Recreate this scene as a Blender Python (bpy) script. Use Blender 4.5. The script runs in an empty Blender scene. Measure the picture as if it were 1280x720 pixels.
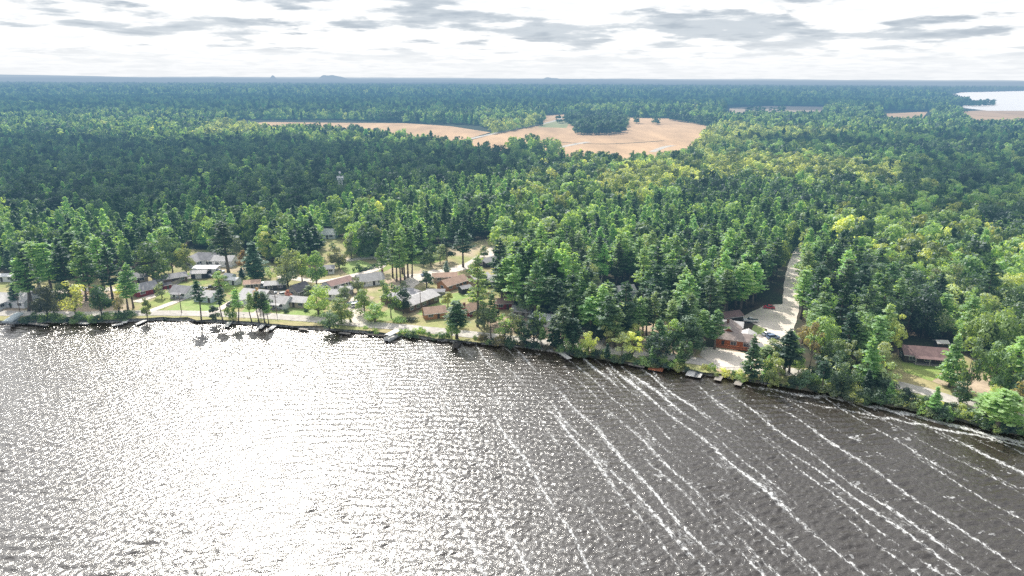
import bpy, math, random
import numpy as np
from mathutils import Vector, Matrix
from mathutils.geometry import tessellate_polygon
R = math.radians
sc = bpy.context.scene
COL = sc.collection
rng = np.random.default_rng(11)
random.seed(5)
PI = math.pi

# ------------------------------------------------------------------ camera
CAMH = 90.0; PITCH = R(17.1); ROLL = R(0.25); F = 853.0
cd = bpy.data.cameras.new('camera'); cam = bpy.data.objects.new('camera', cd); COL.objects.link(cam)
cd.sensor_width = 36; cd.lens = F / 1280 * 36; cd.clip_start = 1; cd.clip_end = 300000
cam.location = (0, 0, CAMH)
M = Matrix.Rotation(PI / 2 - PITCH, 4, 'X') @ Matrix.Rotation(ROLL, 4, 'Z')
cam.rotation_euler = M.to_euler()
sc.camera = cam
RM = M.to_3x3()
GZ = 1.3                                            # level of the land above the lake

def at(px, py, z=GZ):
    """where the ray through a point of the 1280x720 photograph meets the level z"""
    d = RM @ Vector((px - 640, 360 - py, -F))
    t = (z - CAMH) / d.z
    return Vector((d.x * t, d.y * t, z))
RI = np.array(RM.inverted())
def topix(x, y, z=GZ):
    p = np.stack([x, y, np.full_like(x, z) - CAMH], -1) @ RI.T
    return 640 + p[:, 0] / -p[:, 2] * F, 360 - p[:, 1] / -p[:, 2] * F
def mpp(px, py):
    """metres per photo pixel at the ground under a pixel"""
    v = at(px, py); return (v - cam.location).length / F * 0.97

# ------------------------------------------------------------------ light
SAZ, SEL = R(-21.5), R(42)                           # azimuth from +Y to the east, elevation
sd = bpy.data.lights.new('sun', 'SUN'); so = bpy.data.objects.new('sun', sd); COL.objects.link(so)
sd.energy = 5.0; sd.angle = R(0.5); sd.color = (1.0, 0.95, 0.86)
sdir = Vector((math.sin(SAZ) * math.cos(SEL), math.cos(SAZ) * math.cos(SEL), math.sin(SEL)))
so.rotation_euler = sdir.to_track_quat('Z', 'Y').to_euler()

sc.view_settings.view_transform = 'Standard'; sc.view_settings.look = 'None'; sc.view_settings.exposure = 0
sc.cycles.max_bounces = 6; sc.cycles.diffuse_bounces = 3; sc.cycles.glossy_bounces = 2
sc.cycles.transmission_bounces = 3; sc.cycles.transparent_max_bounces = 4
sc.cycles.caustics_reflective = False; sc.cycles.caustics_refractive = False
sc.cycles.sample_clamp_indirect = 3.0
sc.cycles.use_denoising = False

# ------------------------------------------------------------------ node helpers
class NT:
    def __init__(s, tree): s.t = tree; s.n = tree.nodes; s.l = tree.links
    def new(s, kind, **kw):
        n = s.n.new(kind)
        for k, v in kw.items(): setattr(n, k, v)
        return n
    def put(s, sock, v):
        if isinstance(v, bpy.types.NodeSocket): s.l.new(v, sock)
        elif v is not None: sock.default_value = v
    def math(s, op, a, b=None, c=None, clamp=False):
        n = s.new('ShaderNodeMath', operation=op, use_clamp=clamp)
        s.put(n.inputs[0], a)
        if b is not None: s.put(n.inputs[1], b)
        if c is not None: s.put(n.inputs[2], c)
        return n.outputs[0]
    def vmath(s, op, a, b=None):
        n = s.new('ShaderNodeVectorMath', operation=op); s.put(n.inputs[0], a)
        if b is not None: s.put(n.inputs[1], b)
        return n.outputs['Value'] if op in ('LENGTH', 'DOT_PRODUCT') else n.outputs[0]
    def noise(s, vec, scale, detail=3, rough=0.5, dist=0.0):
        n = s.new('ShaderNodeTexNoise'); s.put(n.inputs['Vector'], vec)
        n.inputs['Scale'].default_value = scale; n.inputs['Detail'].default_value = detail
        n.inputs['Roughness'].default_value = rough; n.inputs['Distortion'].default_value = dist
        return n.outputs['Fac']
    def ramp(s, fac, stops):
        n = s.new('ShaderNodeValToRGB'); s.put(n.inputs[0], fac)
        e = n.color_ramp.elements
        while len(e) < len(stops): e.new(0.5)
        for i, (p, c) in enumerate(stops):
            e[i].position = p; e[i].color = (*c, 1) if not isinstance(c, (int, float)) else (c, c, c, 1)
        return n.outputs[0]
    def mix(s, f, a, b, blend='MIX'):
        n = s.new('ShaderNodeMix', data_type='RGBA', blend_type=blend)
        s.put(n.inputs[0], f); s.put(n.inputs[6], (*a, 1) if isinstance(a, tuple) else a)
        s.put(n.inputs[7], (*b, 1) if isinstance(b, tuple) else b)
        return n.outputs[2]
    def smooth(s, v, lo, hi, a=0.0, b=1.0):
        n = s.new('ShaderNodeMapRange', interpolation_type='SMOOTHSTEP')
        s.put(n.inputs[0], v)
        for i, x in enumerate((lo, hi, a, b)): n.inputs[i + 1].default_value = x
        return n.outputs[0]

HAZE_GLOW = (0.15, 0.31, 0.49)
def painted_haze(nt, shader, surface_out):
    """aerial haze painted into the surface as a bluish glow growing with distance"""
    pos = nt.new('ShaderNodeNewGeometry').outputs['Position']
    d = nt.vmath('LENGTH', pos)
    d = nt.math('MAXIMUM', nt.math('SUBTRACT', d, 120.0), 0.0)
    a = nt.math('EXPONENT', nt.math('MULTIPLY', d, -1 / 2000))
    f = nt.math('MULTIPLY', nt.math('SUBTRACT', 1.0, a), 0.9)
    em = nt.new('ShaderNodeEmission')  # glow that paints the haze over the surface colour
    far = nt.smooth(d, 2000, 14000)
    c = nt.mix(far, HAZE_GLOW, (0.38, 0.51, 0.67)); c = nt.mix(nt.smooth(d, 16000, 70000), c, (0.62, 0.72, 0.84))
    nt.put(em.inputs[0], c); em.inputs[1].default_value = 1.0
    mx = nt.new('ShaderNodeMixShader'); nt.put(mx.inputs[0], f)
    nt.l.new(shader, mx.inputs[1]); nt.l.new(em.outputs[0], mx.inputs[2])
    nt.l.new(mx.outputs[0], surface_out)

def new_mat(name):
    m = bpy.data.materials.new(name); m.use_nodes = True; m.node_tree.nodes.clear()
    nt = NT(m.node_tree); out = nt.new('ShaderNodeOutputMaterial')
    return m, nt, out.inputs['Surface']

def surf(name, c1, c2=None, scale=1.0, rough=0.8, c3=None, fine=6.0, spec=0.3, metal=0.0, stretch=None, bump=0.0, lo=0.38, hi=0.62):
    """mottled surface in world/object space"""
    m, nt, out = new_mat(name)
    tc = nt.new('ShaderNodeTexCoord').outputs['Object']
    if stretch:
        mp = nt.new('ShaderNodeMapping'); nt.put(mp.inputs[0], tc); mp.inputs['Scale'].default_value = stretch; tc = mp.outputs[0]
    c2 = c2 or tuple(x * 0.75 for x in c1)
    n1 = nt.noise(tc, scale, 5, 0.6)
    col = nt.mix(nt.smooth(n1, lo, hi), c1, c2)
    if c3:
        col = nt.mix(nt.smooth(nt.noise(tc, scale * 0.35, 4, 0.6, 0.5), 0.5, 0.64), col, c3)
    n2 = nt.noise(tc, scale * fine, 3, 0.6)
    col = nt.mix(1.0, col, nt.ramp(n2, [(0.25, (0.72,) * 3), (0.75, (1.2,) * 3)]), 'MULTIPLY')
    p = nt.new('ShaderNodeBsdfPrincipled'); nt.put(p.inputs['Base Color'], col)
    p.inputs['Roughness'].default_value = rough; p.inputs['Specular IOR Level'].default_value = spec; p.inputs['Metallic'].default_value = metal
    if bump:
        b = nt.new('ShaderNodeBump'); b.inputs['Strength'].default_value = 1; b.inputs['Distance'].default_value = bump
        nt.put(b.inputs['Height'], n2); nt.l.new(b.outputs[0], p.inputs['Normal'])
    painted_haze(nt, p.outputs[0], out)
    return m

def foliage(name, dark, light, trans=0.52, var=0.35, tw=(1.55, 1.4, 0.5)):
    dark = tuple(x * 1.6 for x in dark); light = tuple(x * 2.5 for x in light)
    m, nt, out = new_mat(name)
    oi = nt.new('ShaderNodeObjectInfo').outputs['Random']
    tc = nt.new('ShaderNodeTexCoord').outputs['Object']
    n = nt.noise(tc, 0.55, 2, 0.6)
    f = nt.math('ADD', nt.math('MULTIPLY', n, 0.9), nt.math('MULTIPLY', nt.math('SUBTRACT', oi, 0.5), 0.9))
    col = nt.mix(nt.smooth(f, 0.15, 0.8), dark, light)
    val = nt.math('ADD', 1 - var / 2, nt.math('MULTIPLY', nt.math('FRACT', nt.math('MULTIPLY', oi, 7.31)), var))
    hs = nt.new('ShaderNodeHueSaturation'); nt.put(hs.inputs['Color'], col); nt.put(hs.inputs['Value'], val); hs.inputs['Saturation'].default_value = 0.9
    nt.put(hs.inputs['Hue'], nt.math('ADD', 0.493, nt.math('MULTIPLY', nt.math('FRACT', nt.math('MULTIPLY', oi, 3.77)), 0.03)))
    col = hs.outputs[0]
    d = nt.new('ShaderNodeBsdfDiffuse'); nt.put(d.inputs[0], col)
    t = nt.new('ShaderNodeBsdfTranslucent'); nt.put(t.inputs[0], nt.mix(1.0, col, tw, 'MULTIPLY'))
    mx = nt.new('ShaderNodeMixShader'); mx.inputs[0].default_value = trans
    nt.l.new(d.outputs[0], mx.inputs[1]); nt.l.new(t.outputs[0], mx.inputs[2])
    g = nt.new('ShaderNodeBsdfGlossy'); g.inputs['Roughness'].default_value = 0.55; g.inputs[0].default_value = (0.9, 0.95, 1, 1)
    m2 = nt.new('ShaderNodeMixShader'); m2.inputs[0].default_value = 0.05
    nt.l.new(mx.outputs[0], m2.inputs[1]); nt.l.new(g.outputs[0], m2.inputs[2])
    painted_haze(nt, m2.outputs[0], out)
    return m

MAT = dict(
    pine=foliage('pine_needles', (0.028, 0.076, 0.04), (0.15, 0.235, 0.095)),
    pine_pale=foliage('pale_needles', (0.06, 0.105, 0.058), (0.15, 0.205, 0.095)),
    spruce=foliage('spruce_needles', (0.018, 0.055, 0.038), (0.06, 0.12, 0.065), 0.35),
    bluespruce=foliage('blue_spruce_needles', (0.06, 0.09, 0.08), (0.12, 0.16, 0.13), 0.3),
    leaf=foliage('green_leaves', (0.042, 0.09, 0.036), (0.165, 0.235, 0.082)),
    leaf_dark=foliage('dark_leaves', (0.020, 0.05, 0.032), (0.062, 0.108, 0.058)),
    leaf_pale=foliage('pale_leaves', (0.13, 0.17, 0.055), (0.27, 0.295, 0.11)),
    leaf_willow=foliage('silvery_leaves', (0.11, 0.145, 0.085), (0.20, 0.24, 0.14)),
    leaf_tan=foliage('tan_leaves', (0.10, 0.09, 0.05), (0.16, 0.14, 0.08)),
    leaf_yellow=foliage('yellow_leaves', (0.2, 0.13, 0.03), (0.27, 0.18, 0.05)),
    leaf_orange=foliage('orange_leaves', (0.16, 0.085, 0.045), (0.2, 0.12, 0.065)),
    leaf_red=foliage('red_leaves', (0.17, 0.055, 0.06), (0.2, 0.085, 0.085)),
    leaf_brown=foliage('purple_brown_leaves', (0.05, 0.06, 0.035), (0.10, 0.10, 0.05)),
    bark=surf('bark', (0.13, 0.105, 0.085), (0.19, 0.165, 0.14), 1.2, 0.95),
    bark_dark=surf('dark_bark', (0.06, 0.05, 0.04), (0.10, 0.085, 0.07), 1.2, 0.95),
    white=surf('white_siding', (0.88, 0.89, 0.89), (0.78, 0.79, 0.8), 0.7, 0.6),
    paleblue=surf('pale_blue_siding', (0.6, 0.68, 0.73), (0.5, 0.58, 0.64), 0.7, 0.6),
    beige=surf('beige_siding', (0.5, 0.42, 0.33), (0.42, 0.35, 0.27), 0.7, 0.7),
    brownwall=surf('brown_siding', (0.20, 0.14, 0.10), (0.14, 0.10, 0.075), 0.7, 0.8),
    orangewall=surf('orange_log_siding', (0.52, 0.16, 0.04), (0.40, 0.11, 0.03), 1.2, 0.6, stretch=(0.3, 0.3, 5)),
    orangepale=surf('tan_orange_siding', (0.52, 0.26, 0.13), (0.42, 0.2, 0.1), 1.2, 0.7, stretch=(0.3, 0.3, 5)),
    redwall=surf('red_siding', (0.30, 0.045, 0.05), (0.22, 0.03, 0.035), 0.8, 0.7),
    darkwall=surf('dark_siding', (0.06, 0.06, 0.065), (0.04, 0.04, 0.045), 0.8, 0.7),
    greywall=surf('grey_siding', (0.33, 0.32, 0.31), (0.26, 0.25, 0.24), 0.8, 0.7),
    roofgrey=surf('grey_shingles', (0.40, 0.39, 0.40), (0.31, 0.30, 0.31), 0.5, 0.9, fine=9),
    roofpale=surf('pale_shingles', (0.64, 0.62, 0.61), (0.54, 0.52, 0.51), 0.5, 0.9, fine=9),
    roofwhite=surf('white_metal_roof', (0.78, 0.78, 0.78), (0.66, 0.67, 0.68), 0.5, 0.5),
    rooftan=surf('tan_shingles', (0.58, 0.40, 0.30), (0.48, 0.33, 0.25), 0.5, 0.9, fine=9),
    roofpink=surf('pink_brown_shingles', (0.38, 0.25, 0.22), (0.30, 0.20, 0.18), 0.5, 0.9, fine=9),
    roofbrown=surf('brown_metal_roof', (0.28, 0.18, 0.17), (0.22, 0.14, 0.135), 0.5, 0.6, fine=9),
    rooflodge=surf('weathered_shingles', (0.40, 0.33, 0.30), (0.28, 0.23, 0.21), 0.6, 0.9, fine=9),
    roofdark=surf('dark_shingles', (0.10, 0.10, 0.11), (0.07, 0.07, 0.08), 0.5, 0.9, fine=9),
    frame=surf('white_trim', (0.7, 0.7, 0.7), (0.6, 0.6, 0.6), 2, 0.5),
    wood=surf('weathered_planks', (0.42, 0.38, 0.34), (0.30, 0.27, 0.24), 1.5, 0.85, stretch=(1, 6, 1)),
    palewood=surf('bleached_planks', (0.82, 0.80, 0.77), (0.68, 0.66, 0.63), 1.5, 0.8, stretch=(1, 6, 1)),
    darkwood=surf('dark_planks', (0.10, 0.08, 0.065), (0.06, 0.05, 0.04), 1.5, 0.85),
    rust=surf('orange_planks', (0.48, 0.17, 0.07), (0.36, 0.12, 0.05), 1.5, 0.85),
    pole=surf('pole_timber', (0.22, 0.17, 0.13), (0.16, 0.12, 0.09), 1.5, 0.9),
    metal=surf('galvanised_metal', (0.45, 0.46, 0.47), (0.36, 0.37, 0.38), 2, 0.4, metal=0.6),
    canvas=surf('grey_canvas', (0.52, 0.58, 0.60), (0.46, 0.52, 0.54), 0.8, 0.8),
    tyre=surf('tyre_rubber', (0.025, 0.025, 0.025), (0.035, 0.035, 0.035), 3, 0.9),
    rock=surf('riprap_stone', (0.62, 0.59, 0.55), (0.34, 0.32, 0.30), 0.9, 0.9),
    brick=surf('chimney_brick', (0.24, 0.12, 0.09), (0.18, 0.09, 0.07), 2, 0.9),
    lattice=surf('white_paint', (0.8, 0.8, 0.8), (0.7, 0.7, 0.7), 2, 0.5),
    # ground
    floor=surf('forest_floor', (0.085, 0.062, 0.042), (0.045, 0.055, 0.03), 0.05, 1.0, (0.03, 0.05, 0.025), 9),
    farfloor=surf('dark_green_forest_floor', (0.02, 0.04, 0.022), (0.03, 0.05, 0.028), 0.01, 1.0),  # dark green ground between the far trees
    drygrass=surf('dry_grass', (0.42, 0.36, 0.19), (0.33, 0.35, 0.14), 0.055, 1.0, (0.50, 0.41, 0.28), 9),
    lawn=surf('lawn_grass', (0.25, 0.36, 0.09), (0.32, 0.36, 0.12), 0.12, 1.0, (0.28, 0.26, 0.12), 7),
    lawnbright=surf('bright_lawn', (0.27, 0.385, 0.115), (0.34, 0.40, 0.16), 0.12, 1.0, None, 7),
    sand=surf('sandy_soil', (0.58, 0.45, 0.33), (0.46, 0.36, 0.26), 0.12, 1.0, (0.33, 0.29, 0.17), 8),
    concrete=surf('pale_concrete', (0.80, 0.71, 0.62), (0.68, 0.60, 0.52), 0.08, 0.95, None, 4),
    road=surf('road_asphalt', (0.58, 0.54, 0.49), (0.50, 0.46, 0.42), 0.05, 0.95, None, 12),
    bank=surf('bank_soil', (0.3, 0.26, 0.18), (0.4, 0.34, 0.24), 0.3, 1.0, (0.05, 0.08, 0.03), 6),
    field=surf('ripe_field', (0.68, 0.45, 0.26), (0.58, 0.385, 0.225), 0.004, 1.0, (0.60, 0.43, 0.28), 6, stretch=(1, .25, 1)),
    fieldpale=surf('stubble_field', (0.58, 0.46, 0.34), (0.5, 0.4, 0.29), 0.004, 1.0, None, 18),
    fieldgreen=surf('green_field', (0.30, 0.33, 0.16), (0.36, 0.36, 0.2), 0.004, 1.0, None, 10),
    farroad=surf('far_road', (0.62, 0.57, 0.5), (0.55, 0.5, 0.44), 0.01, 0.9),
)
def gloss(name, c, rough=0.25, metal=0.0):
    m, nt, out = new_mat(name)
    tc = nt.new('ShaderNodeTexCoord').outputs['Object']
    p = nt.new('ShaderNodeBsdfPrincipled')
    nt.put(p.inputs['Base Color'], nt.mix(nt.noise(tc, 1.3, 3), tuple(x * 0.85 for x in c), tuple(min(1, x * 1.1) for x in c)))
    p.inputs['Roughness'].default_value = rough; p.inputs['Metallic'].default_value = metal
    p.inputs['Coat Weight'].default_value = 0.5
    painted_haze(nt, p.outputs[0], out); return m
MAT.update(glass=gloss('window_glass', (0.03, 0.04, 0.05), 0.08), carred=gloss('red_paint', (0.55, 0.02, 0.04)), carwhite=gloss('white_paint_gloss', (0.8, 0.8, 0.8)),
           carsilver=gloss('silver_paint', (0.5, 0.53, 0.56), 0.3, 0.3), cardark=gloss('dark_paint', (0.03, 0.035, 0.04)), carblue=gloss('blue_paint', (0.12, 0.2, 0.33)),
           lamp=gloss('headlight_glass', (0.85, 0.85, 0.8), 0.1))

# ------------------------------------------------------------------ mesh helpers
class MB:
    def __init__(s): s.v = []; s.f = []
    def add(s, vs, fs):
        o = len(s.v); s.v += [tuple(v) for v in vs]; s.f += [tuple(i + o for i in f) for f in fs]; return s
    def box(s, x0, x1, y0, y1, z0, z1, M=None):
        vs = [(x, y, z) for z in (z0, z1) for y in (y0, y1) for x in (x0, x1)]
        if M is not None: vs = [M @ Vector(v) for v in vs]
        return s.add(vs, [(0, 2, 3, 1), (4, 5, 7, 6), (0, 1, 5, 4), (2, 6, 7, 3), (0, 4, 6, 2), (1, 3, 7, 5)])
    def tube(s, pts, rad, n=8, cap=True):
        pts = [Vector(p) for p in pts]; rad = rad if isinstance(rad, (list, tuple)) else [rad] * len(pts); rings = []
        for i, p in enumerate(pts):
            d = (pts[min(i + 1, len(pts) - 1)] - pts[max(i - 1, 0)]).normalized()
            a = d.orthogonal().normalized() if abs(d.z) < 0.999 else Vector((1, 0, 0)); b = d.cross(a)
            rings.append([p + (a * math.cos(2 * PI * k / n) + b * math.sin(2 * PI * k / n)) * rad[i] for k in range(n)])
        vs = [v for r in rings for v in r]
        fs = [(i * n + k, i * n + (k + 1) % n, (i + 1) * n + (k + 1) % n, (i + 1) * n + k) for i in range(len(pts) - 1) for k in range(n)]
        if cap: fs += [tuple(reversed(range(n))), tuple((len(pts) - 1) * n + k for k in range(n))]
        return s.add(vs, fs)
    def mesh(s, name, mat, smooth=False):
        me = bpy.data.meshes.new(name); me.from_pydata(s.v, [], s.f)
        me.materials.append(mat)
        if smooth: me.polygons.foreach_set('use_smooth', [True] * len(me.polygons))
        me.update(); return me
    def build(s, name, mat, parent=None, smooth=False):
        o = bpy.data.objects.new(name, s.mesh(name, mat, smooth)); COL.objects.link(o)
        if parent: o.parent = parent
        return o
def tag(o, label=None, cat=None, group=None, kind=None):
    for k, v in (('label', label), ('category', cat), ('group', group), ('kind', kind)):
        if v: o[k] = v
    return o
def empty(name, loc, rz=0, **kw):
    o = bpy.data.objects.new(name, None); COL.objects.link(o); o.location = loc; o.rotation_euler = (0, 0, rz)
    return tag(o, **kw)
def copy_tree(o, parent=None):
    c = o.copy(); COL.objects.link(c); c.parent = parent
    for ch in list(o.children):
        if ch.name.split('.')[0] not in ('',): copy_tree(ch, c)
    return c
def np_mesh(name, V, quads, mat, smooth=False):
    me = bpy.data.meshes.new(name); V = np.asarray(V, np.float32); Q = np.asarray(quads, np.int32)
    me.vertices.add(len(V)); me.vertices.foreach_set('co', V.ravel())
    k = Q.shape[1]
    me.loops.add(Q.size); me.loops.foreach_set('vertex_index', Q.ravel())
    me.polygons.add(len(Q)); me.polygons.foreach_set('loop_start', np.arange(0, Q.size, k, dtype=np.int32))
    me.polygons.foreach_set('loop_total', np.full(len(Q), k, np.int32))
    me.update(calc_edges=True); me.materials.append(mat)
    me.polygons.foreach_set('use_smooth', np.full(len(Q), smooth))
    return me
def sheet(name, pts, z, mat, label_kind='structure'):
    """a flat sheet from a list of ground points"""
    P = [Vector((p[0], p[1], z)) for p in pts]
    tri = tessellate_polygon([P])
    fs = []
    for t in tri:
        a, b, c = (P[i] for i in t)
        fs.append(t if (b - a).cross(c - a).z > 0 else t[::-1])
    o = MB().add(P, fs).build(name, mat); o['kind'] = label_kind; return o
LV = 0.0
def psheet(name, pix, level, mat, wob=0.0, kind='structure'):
    pts = [at(*p) for p in pix]
    if wob:                                        # irregular outline
        out = []
        for i, a in enumerate(pts):
            b = pts[(i + 1) % len(pts)]; n = max(1, int((b - a).length / (wob * 3)))
            for k in range(n):
                q = a.lerp(b, k / n); out.append(q + Vector((rng.normal(0, wob * .4), rng.normal(0, wob * .4), 0)))
        pts = out
    global LV
    LV += 0.0015
    return sheet(name, pts, GZ + 0.02 * level + LV, mat, kind)
def ribbon(name, pix, width, level, mat):
    """a road or path along a line of ground points"""
    global LV
    LV += 0.0015
    P = [at(*p) for p in pix]; pts = []
    for i in range(len(P) - 1):                    # Catmull-Rom
        p0, p1, p2, p3 = P[max(i - 1, 0)], P[i], P[i + 1], P[min(i + 2, len(P) - 1)]
        for k in range(8):
            t = k / 8
            pts.append(0.5 * ((2 * p1) + (p2 - p0) * t + (2 * p0 - 5 * p1 + 4 * p2 - p3) * t * t + (3 * p1 - p0 - 3 * p2 + p3) * t ** 3))
    pts.append(P[-1]); vs = []
    for i, p in enumerate(pts):
        d = (pts[min(i + 1, len(pts) - 1)] - pts[max(i - 1, 0)]).normalized(); nrm = Vector((-d.y, d.x, 0))
        w = (width[0] + (width[1] - width[0]) * i / len(pts)) if isinstance(width, tuple) else width
        w *= 1 + 0.05 * math.sin(i * 1.7)
        for sgn in (-1, 1): q = p + nrm * sgn * w / 2; vs.append((q.x, q.y, GZ + 0.02 * level + LV))
    fs = [(2 * i, 2 * i + 1, 2 * i + 3, 2 * i + 2) for i in range(len(pts) - 1)]
    fs = [f[::-1] for f in fs]
    o = MB().add(vs, fs).build(name, mat); o['kind'] = 'structure'; return o

# ------------------------------------------------------------------ sky
w = bpy.data.worlds.new('World'); sc.world = w; w.use_nodes = True; nt = NT(w.node_tree); nt.n.clear()
out = nt.new('ShaderNodeOutputWorld')
sky = nt.new('ShaderNodeTexSky', sky_type='NISHITA'); sky.sun_disc = False
sky.sun_elevation = SEL; sky.sun_rotation = SAZ; sky.altitude = 300; sky.dust_density = 1.5
bg1 = nt.new('ShaderNodeBackground'); nt.l.new(sky.outputs[0], bg1.inputs[0]); bg1.inputs[1].default_value = 0.09
dirv = nt.new('ShaderNodeTexCoord').outputs['Generated']
sep = nt.new('ShaderNodeSeparateXYZ'); nt.l.new(dirv, sep.inputs[0])
zz = nt.math('MAXIMUM', sep.outputs[2], 0.0)
inv = nt.math('DIVIDE', 1.0, nt.math('ADD', zz, 0.095))
cmb = nt.new('ShaderNodeCombineXYZ'); nt.put(cmb.inputs[0], nt.math('MULTIPLY', sep.outputs[0], inv)); nt.put(cmb.inputs[1], nt.math('MULTIPLY', sep.outputs[1], inv))
cmb.inputs[2].default_value = 3.7
big = nt.noise(cmb.outputs[0], 0.7, 2, 0.5, 0.2)
med = nt.noise(cmb.outputs[0], 2.1, 9, 0.56, 0.1)
cov = nt.math('ADD', nt.math('MULTIPLY', big, 0.62), nt.math('MULTIPLY', med, 0.75))
east = nt.math('MULTIPLY', nt.smooth(sep.outputs[0], -0.45, 0.45), 0.05)
cov = nt.math('ADD', cov, nt.math('MULTIPLY', east, 0.4))
grey = nt.smooth(cov, 0.675, 0.78)
# soft low veil near the horizon
veil = nt.smooth(zz, 0.0, 0.055, 1.0, 0.0)
grey = nt.math('MULTIPLY', grey, nt.smooth(zz, 0.012, 0.06, 0.25, 1.0))
soft = nt.smooth(nt.noise(cmb.outputs[0], 3.8, 7, 0.6), 0.42, 0.68)
ccol = nt.mix(nt.math('MULTIPLY', soft, 0.55), (1.15, 1.15, 1.14), (0.84, 0.88, 0.93))
gcol = nt.mix(nt.smooth(med, 0.5, 0.7), (0.58, 0.65, 0.72), (0.36, 0.44, 0.53))
ccol = nt.mix(nt.math('MULTIPLY', grey, 0.85), ccol, gcol)
ccol = nt.mix(nt.math('MULTIPLY', veil, 0.6), ccol, (0.84, 0.88, 0.93))
sunny = nt.math('POWER', nt.math('MAXIMUM', nt.vmath('DOT_PRODUCT', dirv, tuple(sdir)), 0.0), 9.0)
sunny = nt.math('MULTIPLY', sunny, nt.smooth(zz, 0.10, 0.32))
bg2 = nt.new('ShaderNodeBackground'); nt.l.new(ccol, bg2.inputs[0])
nt.put(bg2.inputs[1], nt.math('ADD', 1.0, nt.math('MULTIPLY', sunny, 6.0)))
mx = nt.new('ShaderNodeMixShader')
high = nt.smooth(zz, 0.18, 0.5, 1.0, 0.55)
nt.put(mx.inputs[0], nt.math('MULTIPLY', high, 0.97))
nt.l.new(bg1.outputs[0], mx.inputs[1]); nt.l.new(bg2.outputs[0], mx.inputs[2]); nt.l.new(mx.outputs[0], out.inputs[0])

# ------------------------------------------------------------------ land and lake
SHORE = [(-330, 398), (-150, 401), (-40, 404), (30, 405), (60, 403), (100, 404), (140, 403), (200, 400), (250, 402), (300, 405), (350, 408), (400, 412), (450, 416), (500, 420), (560, 427),
         (600, 430), (660, 435), (720, 445), (770, 453), (820, 459), (860, 465), (900, 471), (940, 477), (1000, 487), (1060, 498), (1130, 512), (1200, 527), (1280, 546), (1360, 568), (1500, 610)]
shore = []
base = [at(px, py, 0.0) for px, py in SHORE]
for a, b in zip(base, base[1:]):
    n = max(1, int((b - a).length / 3))
    for k in range(n):
        p = a.lerp(b, k / n); shore.append(Vector((p.x + rng.normal(0, .25), p.y + rng.normal(0, .55), 0)))
shore.append(base[-1])
S2 = [(p.x, p.y) for p in shore]
vs, fs = [], []
for i, p in enumerate(shore):
    d = (shore[min(i + 1, len(shore) - 1)] - shore[max(i - 1, 0)]).normalized(); nrm = Vector((-d.y, d.x, 0))
    vs += [(p.x - nrm.x * 3, p.y - nrm.y * 3, -1.5), (p.x, p.y, -0.1), (p.x + nrm.x * 1.6, p.y + nrm.y * 1.6, 0.65), (p.x + nrm.x * 4.2, p.y + nrm.y * 4.2, GZ)]
for i in range(len(shore) - 1):
    for k in range(3): fs.append((4 * i + k, 4 * i + 4 + k, 4 * i + 5 + k, 4 * i + 1 + k))
bank = MB().add(vs, fs).build('lake_bank', MAT['bank']); bank['kind'] = 'structure'
top = [(v[0], v[1]) for v in vs[3::4]]
FAR = 90000
NEARY = 520
g1 = sheet('ground', top + [(700, NEARY), (-700, NEARY)], GZ, MAT['floor'])
far_pts = [(-FAR, FAR), (-FAR, top[0][1]), (-700, top[0][1]), (top[0][0], top[0][1]), (-700, NEARY), (700, NEARY), top[-1], (FAR, top[-1][1] - 200), (FAR, FAR)]
g2 = sheet('far_ground', far_pts, GZ - 0.03, MAT['farfloor'])

# water surface: wind chop running away from the camera's left
WAZ = R(-19); wdir = np.array([math.sin(WAZ), math.cos(WAZ)]); udir = np.array([math.cos(WAZ), -math.sin(WAZ)])
mw, nt, out = new_mat('lake_water')
geo = nt.new('ShaderNodeNewGeometry'); pos = geo.outputs['Position']
mp = nt.new('ShaderNodeMapping'); nt.put(mp.inputs[0], pos); mp.inputs['Rotation'].default_value = (0, 0, WAZ)   # x across the wind, y along it
wp = mp.outputs[0]
def stretched(sx, sy):
    m_ = nt.new('ShaderNodeMapping'); nt.put(m_.inputs[0], wp); m_.inputs['Scale'].default_value = (sx, sy, 1); return m_.outputs[0]
h1 = nt.noise(stretched(0.5, 1.0), 1.35, 4, 0.62, 0.4)
h2 = nt.noise(stretched(0.6, 1.0), 3.2, 3, 0.6, 0.3)
hh = nt.math('ADD', nt.math('MULTIPLY', h1, 0.52), nt.math('MULTIPLY', h2, 0.11))
b = nt.new('ShaderNodeBump'); b.inputs['Strength'].default_value = 1.0; b.inputs['Distance'].default_value = 0.40; nt.put(b.inputs['Height'], hh)
water = nt.new('ShaderNodeBsdfPrincipled')
nt.put(water.inputs['Base Color'], nt.mix(nt.noise(wp, 0.02, 3), (0.030, 0.024, 0.019), (0.044, 0.037, 0.031)))
water.inputs['Roughness'].default_value = 0.23; water.inputs['IOR'].default_value = 1.85
nt.l.new(b.outputs[0], water.inputs['Normal'])
at_f = nt.new('ShaderNodeAttribute', attribute_name='foam').outputs['Fac']
brk = nt.noise(stretched(1.0, 0.45), 1.6, 5, 0.7)
brk2 = nt.noise(wp, 5.0, 2, 0.7)
fm = nt.math('MULTIPLY', at_f, nt.math('ADD', nt.smooth(brk, 0.42, 0.62), nt.math('MULTIPLY', nt.smooth(brk2, 0.45, 0.62), 0.45)))
fm = nt.math('ADD', fm, nt.math('MULTIPLY', nt.smooth(nt.math('MULTIPLY', h1, nt.noise(wp, 0.25, 2)), 0.345, 0.40), 0.35))
fm = nt.smooth(fm, 0.09, 0.68)
foam = nt.new('ShaderNodeBsdfDiffuse'); foam.inputs[0].default_value = (0.74, 0.75, 0.75, 1)
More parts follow.
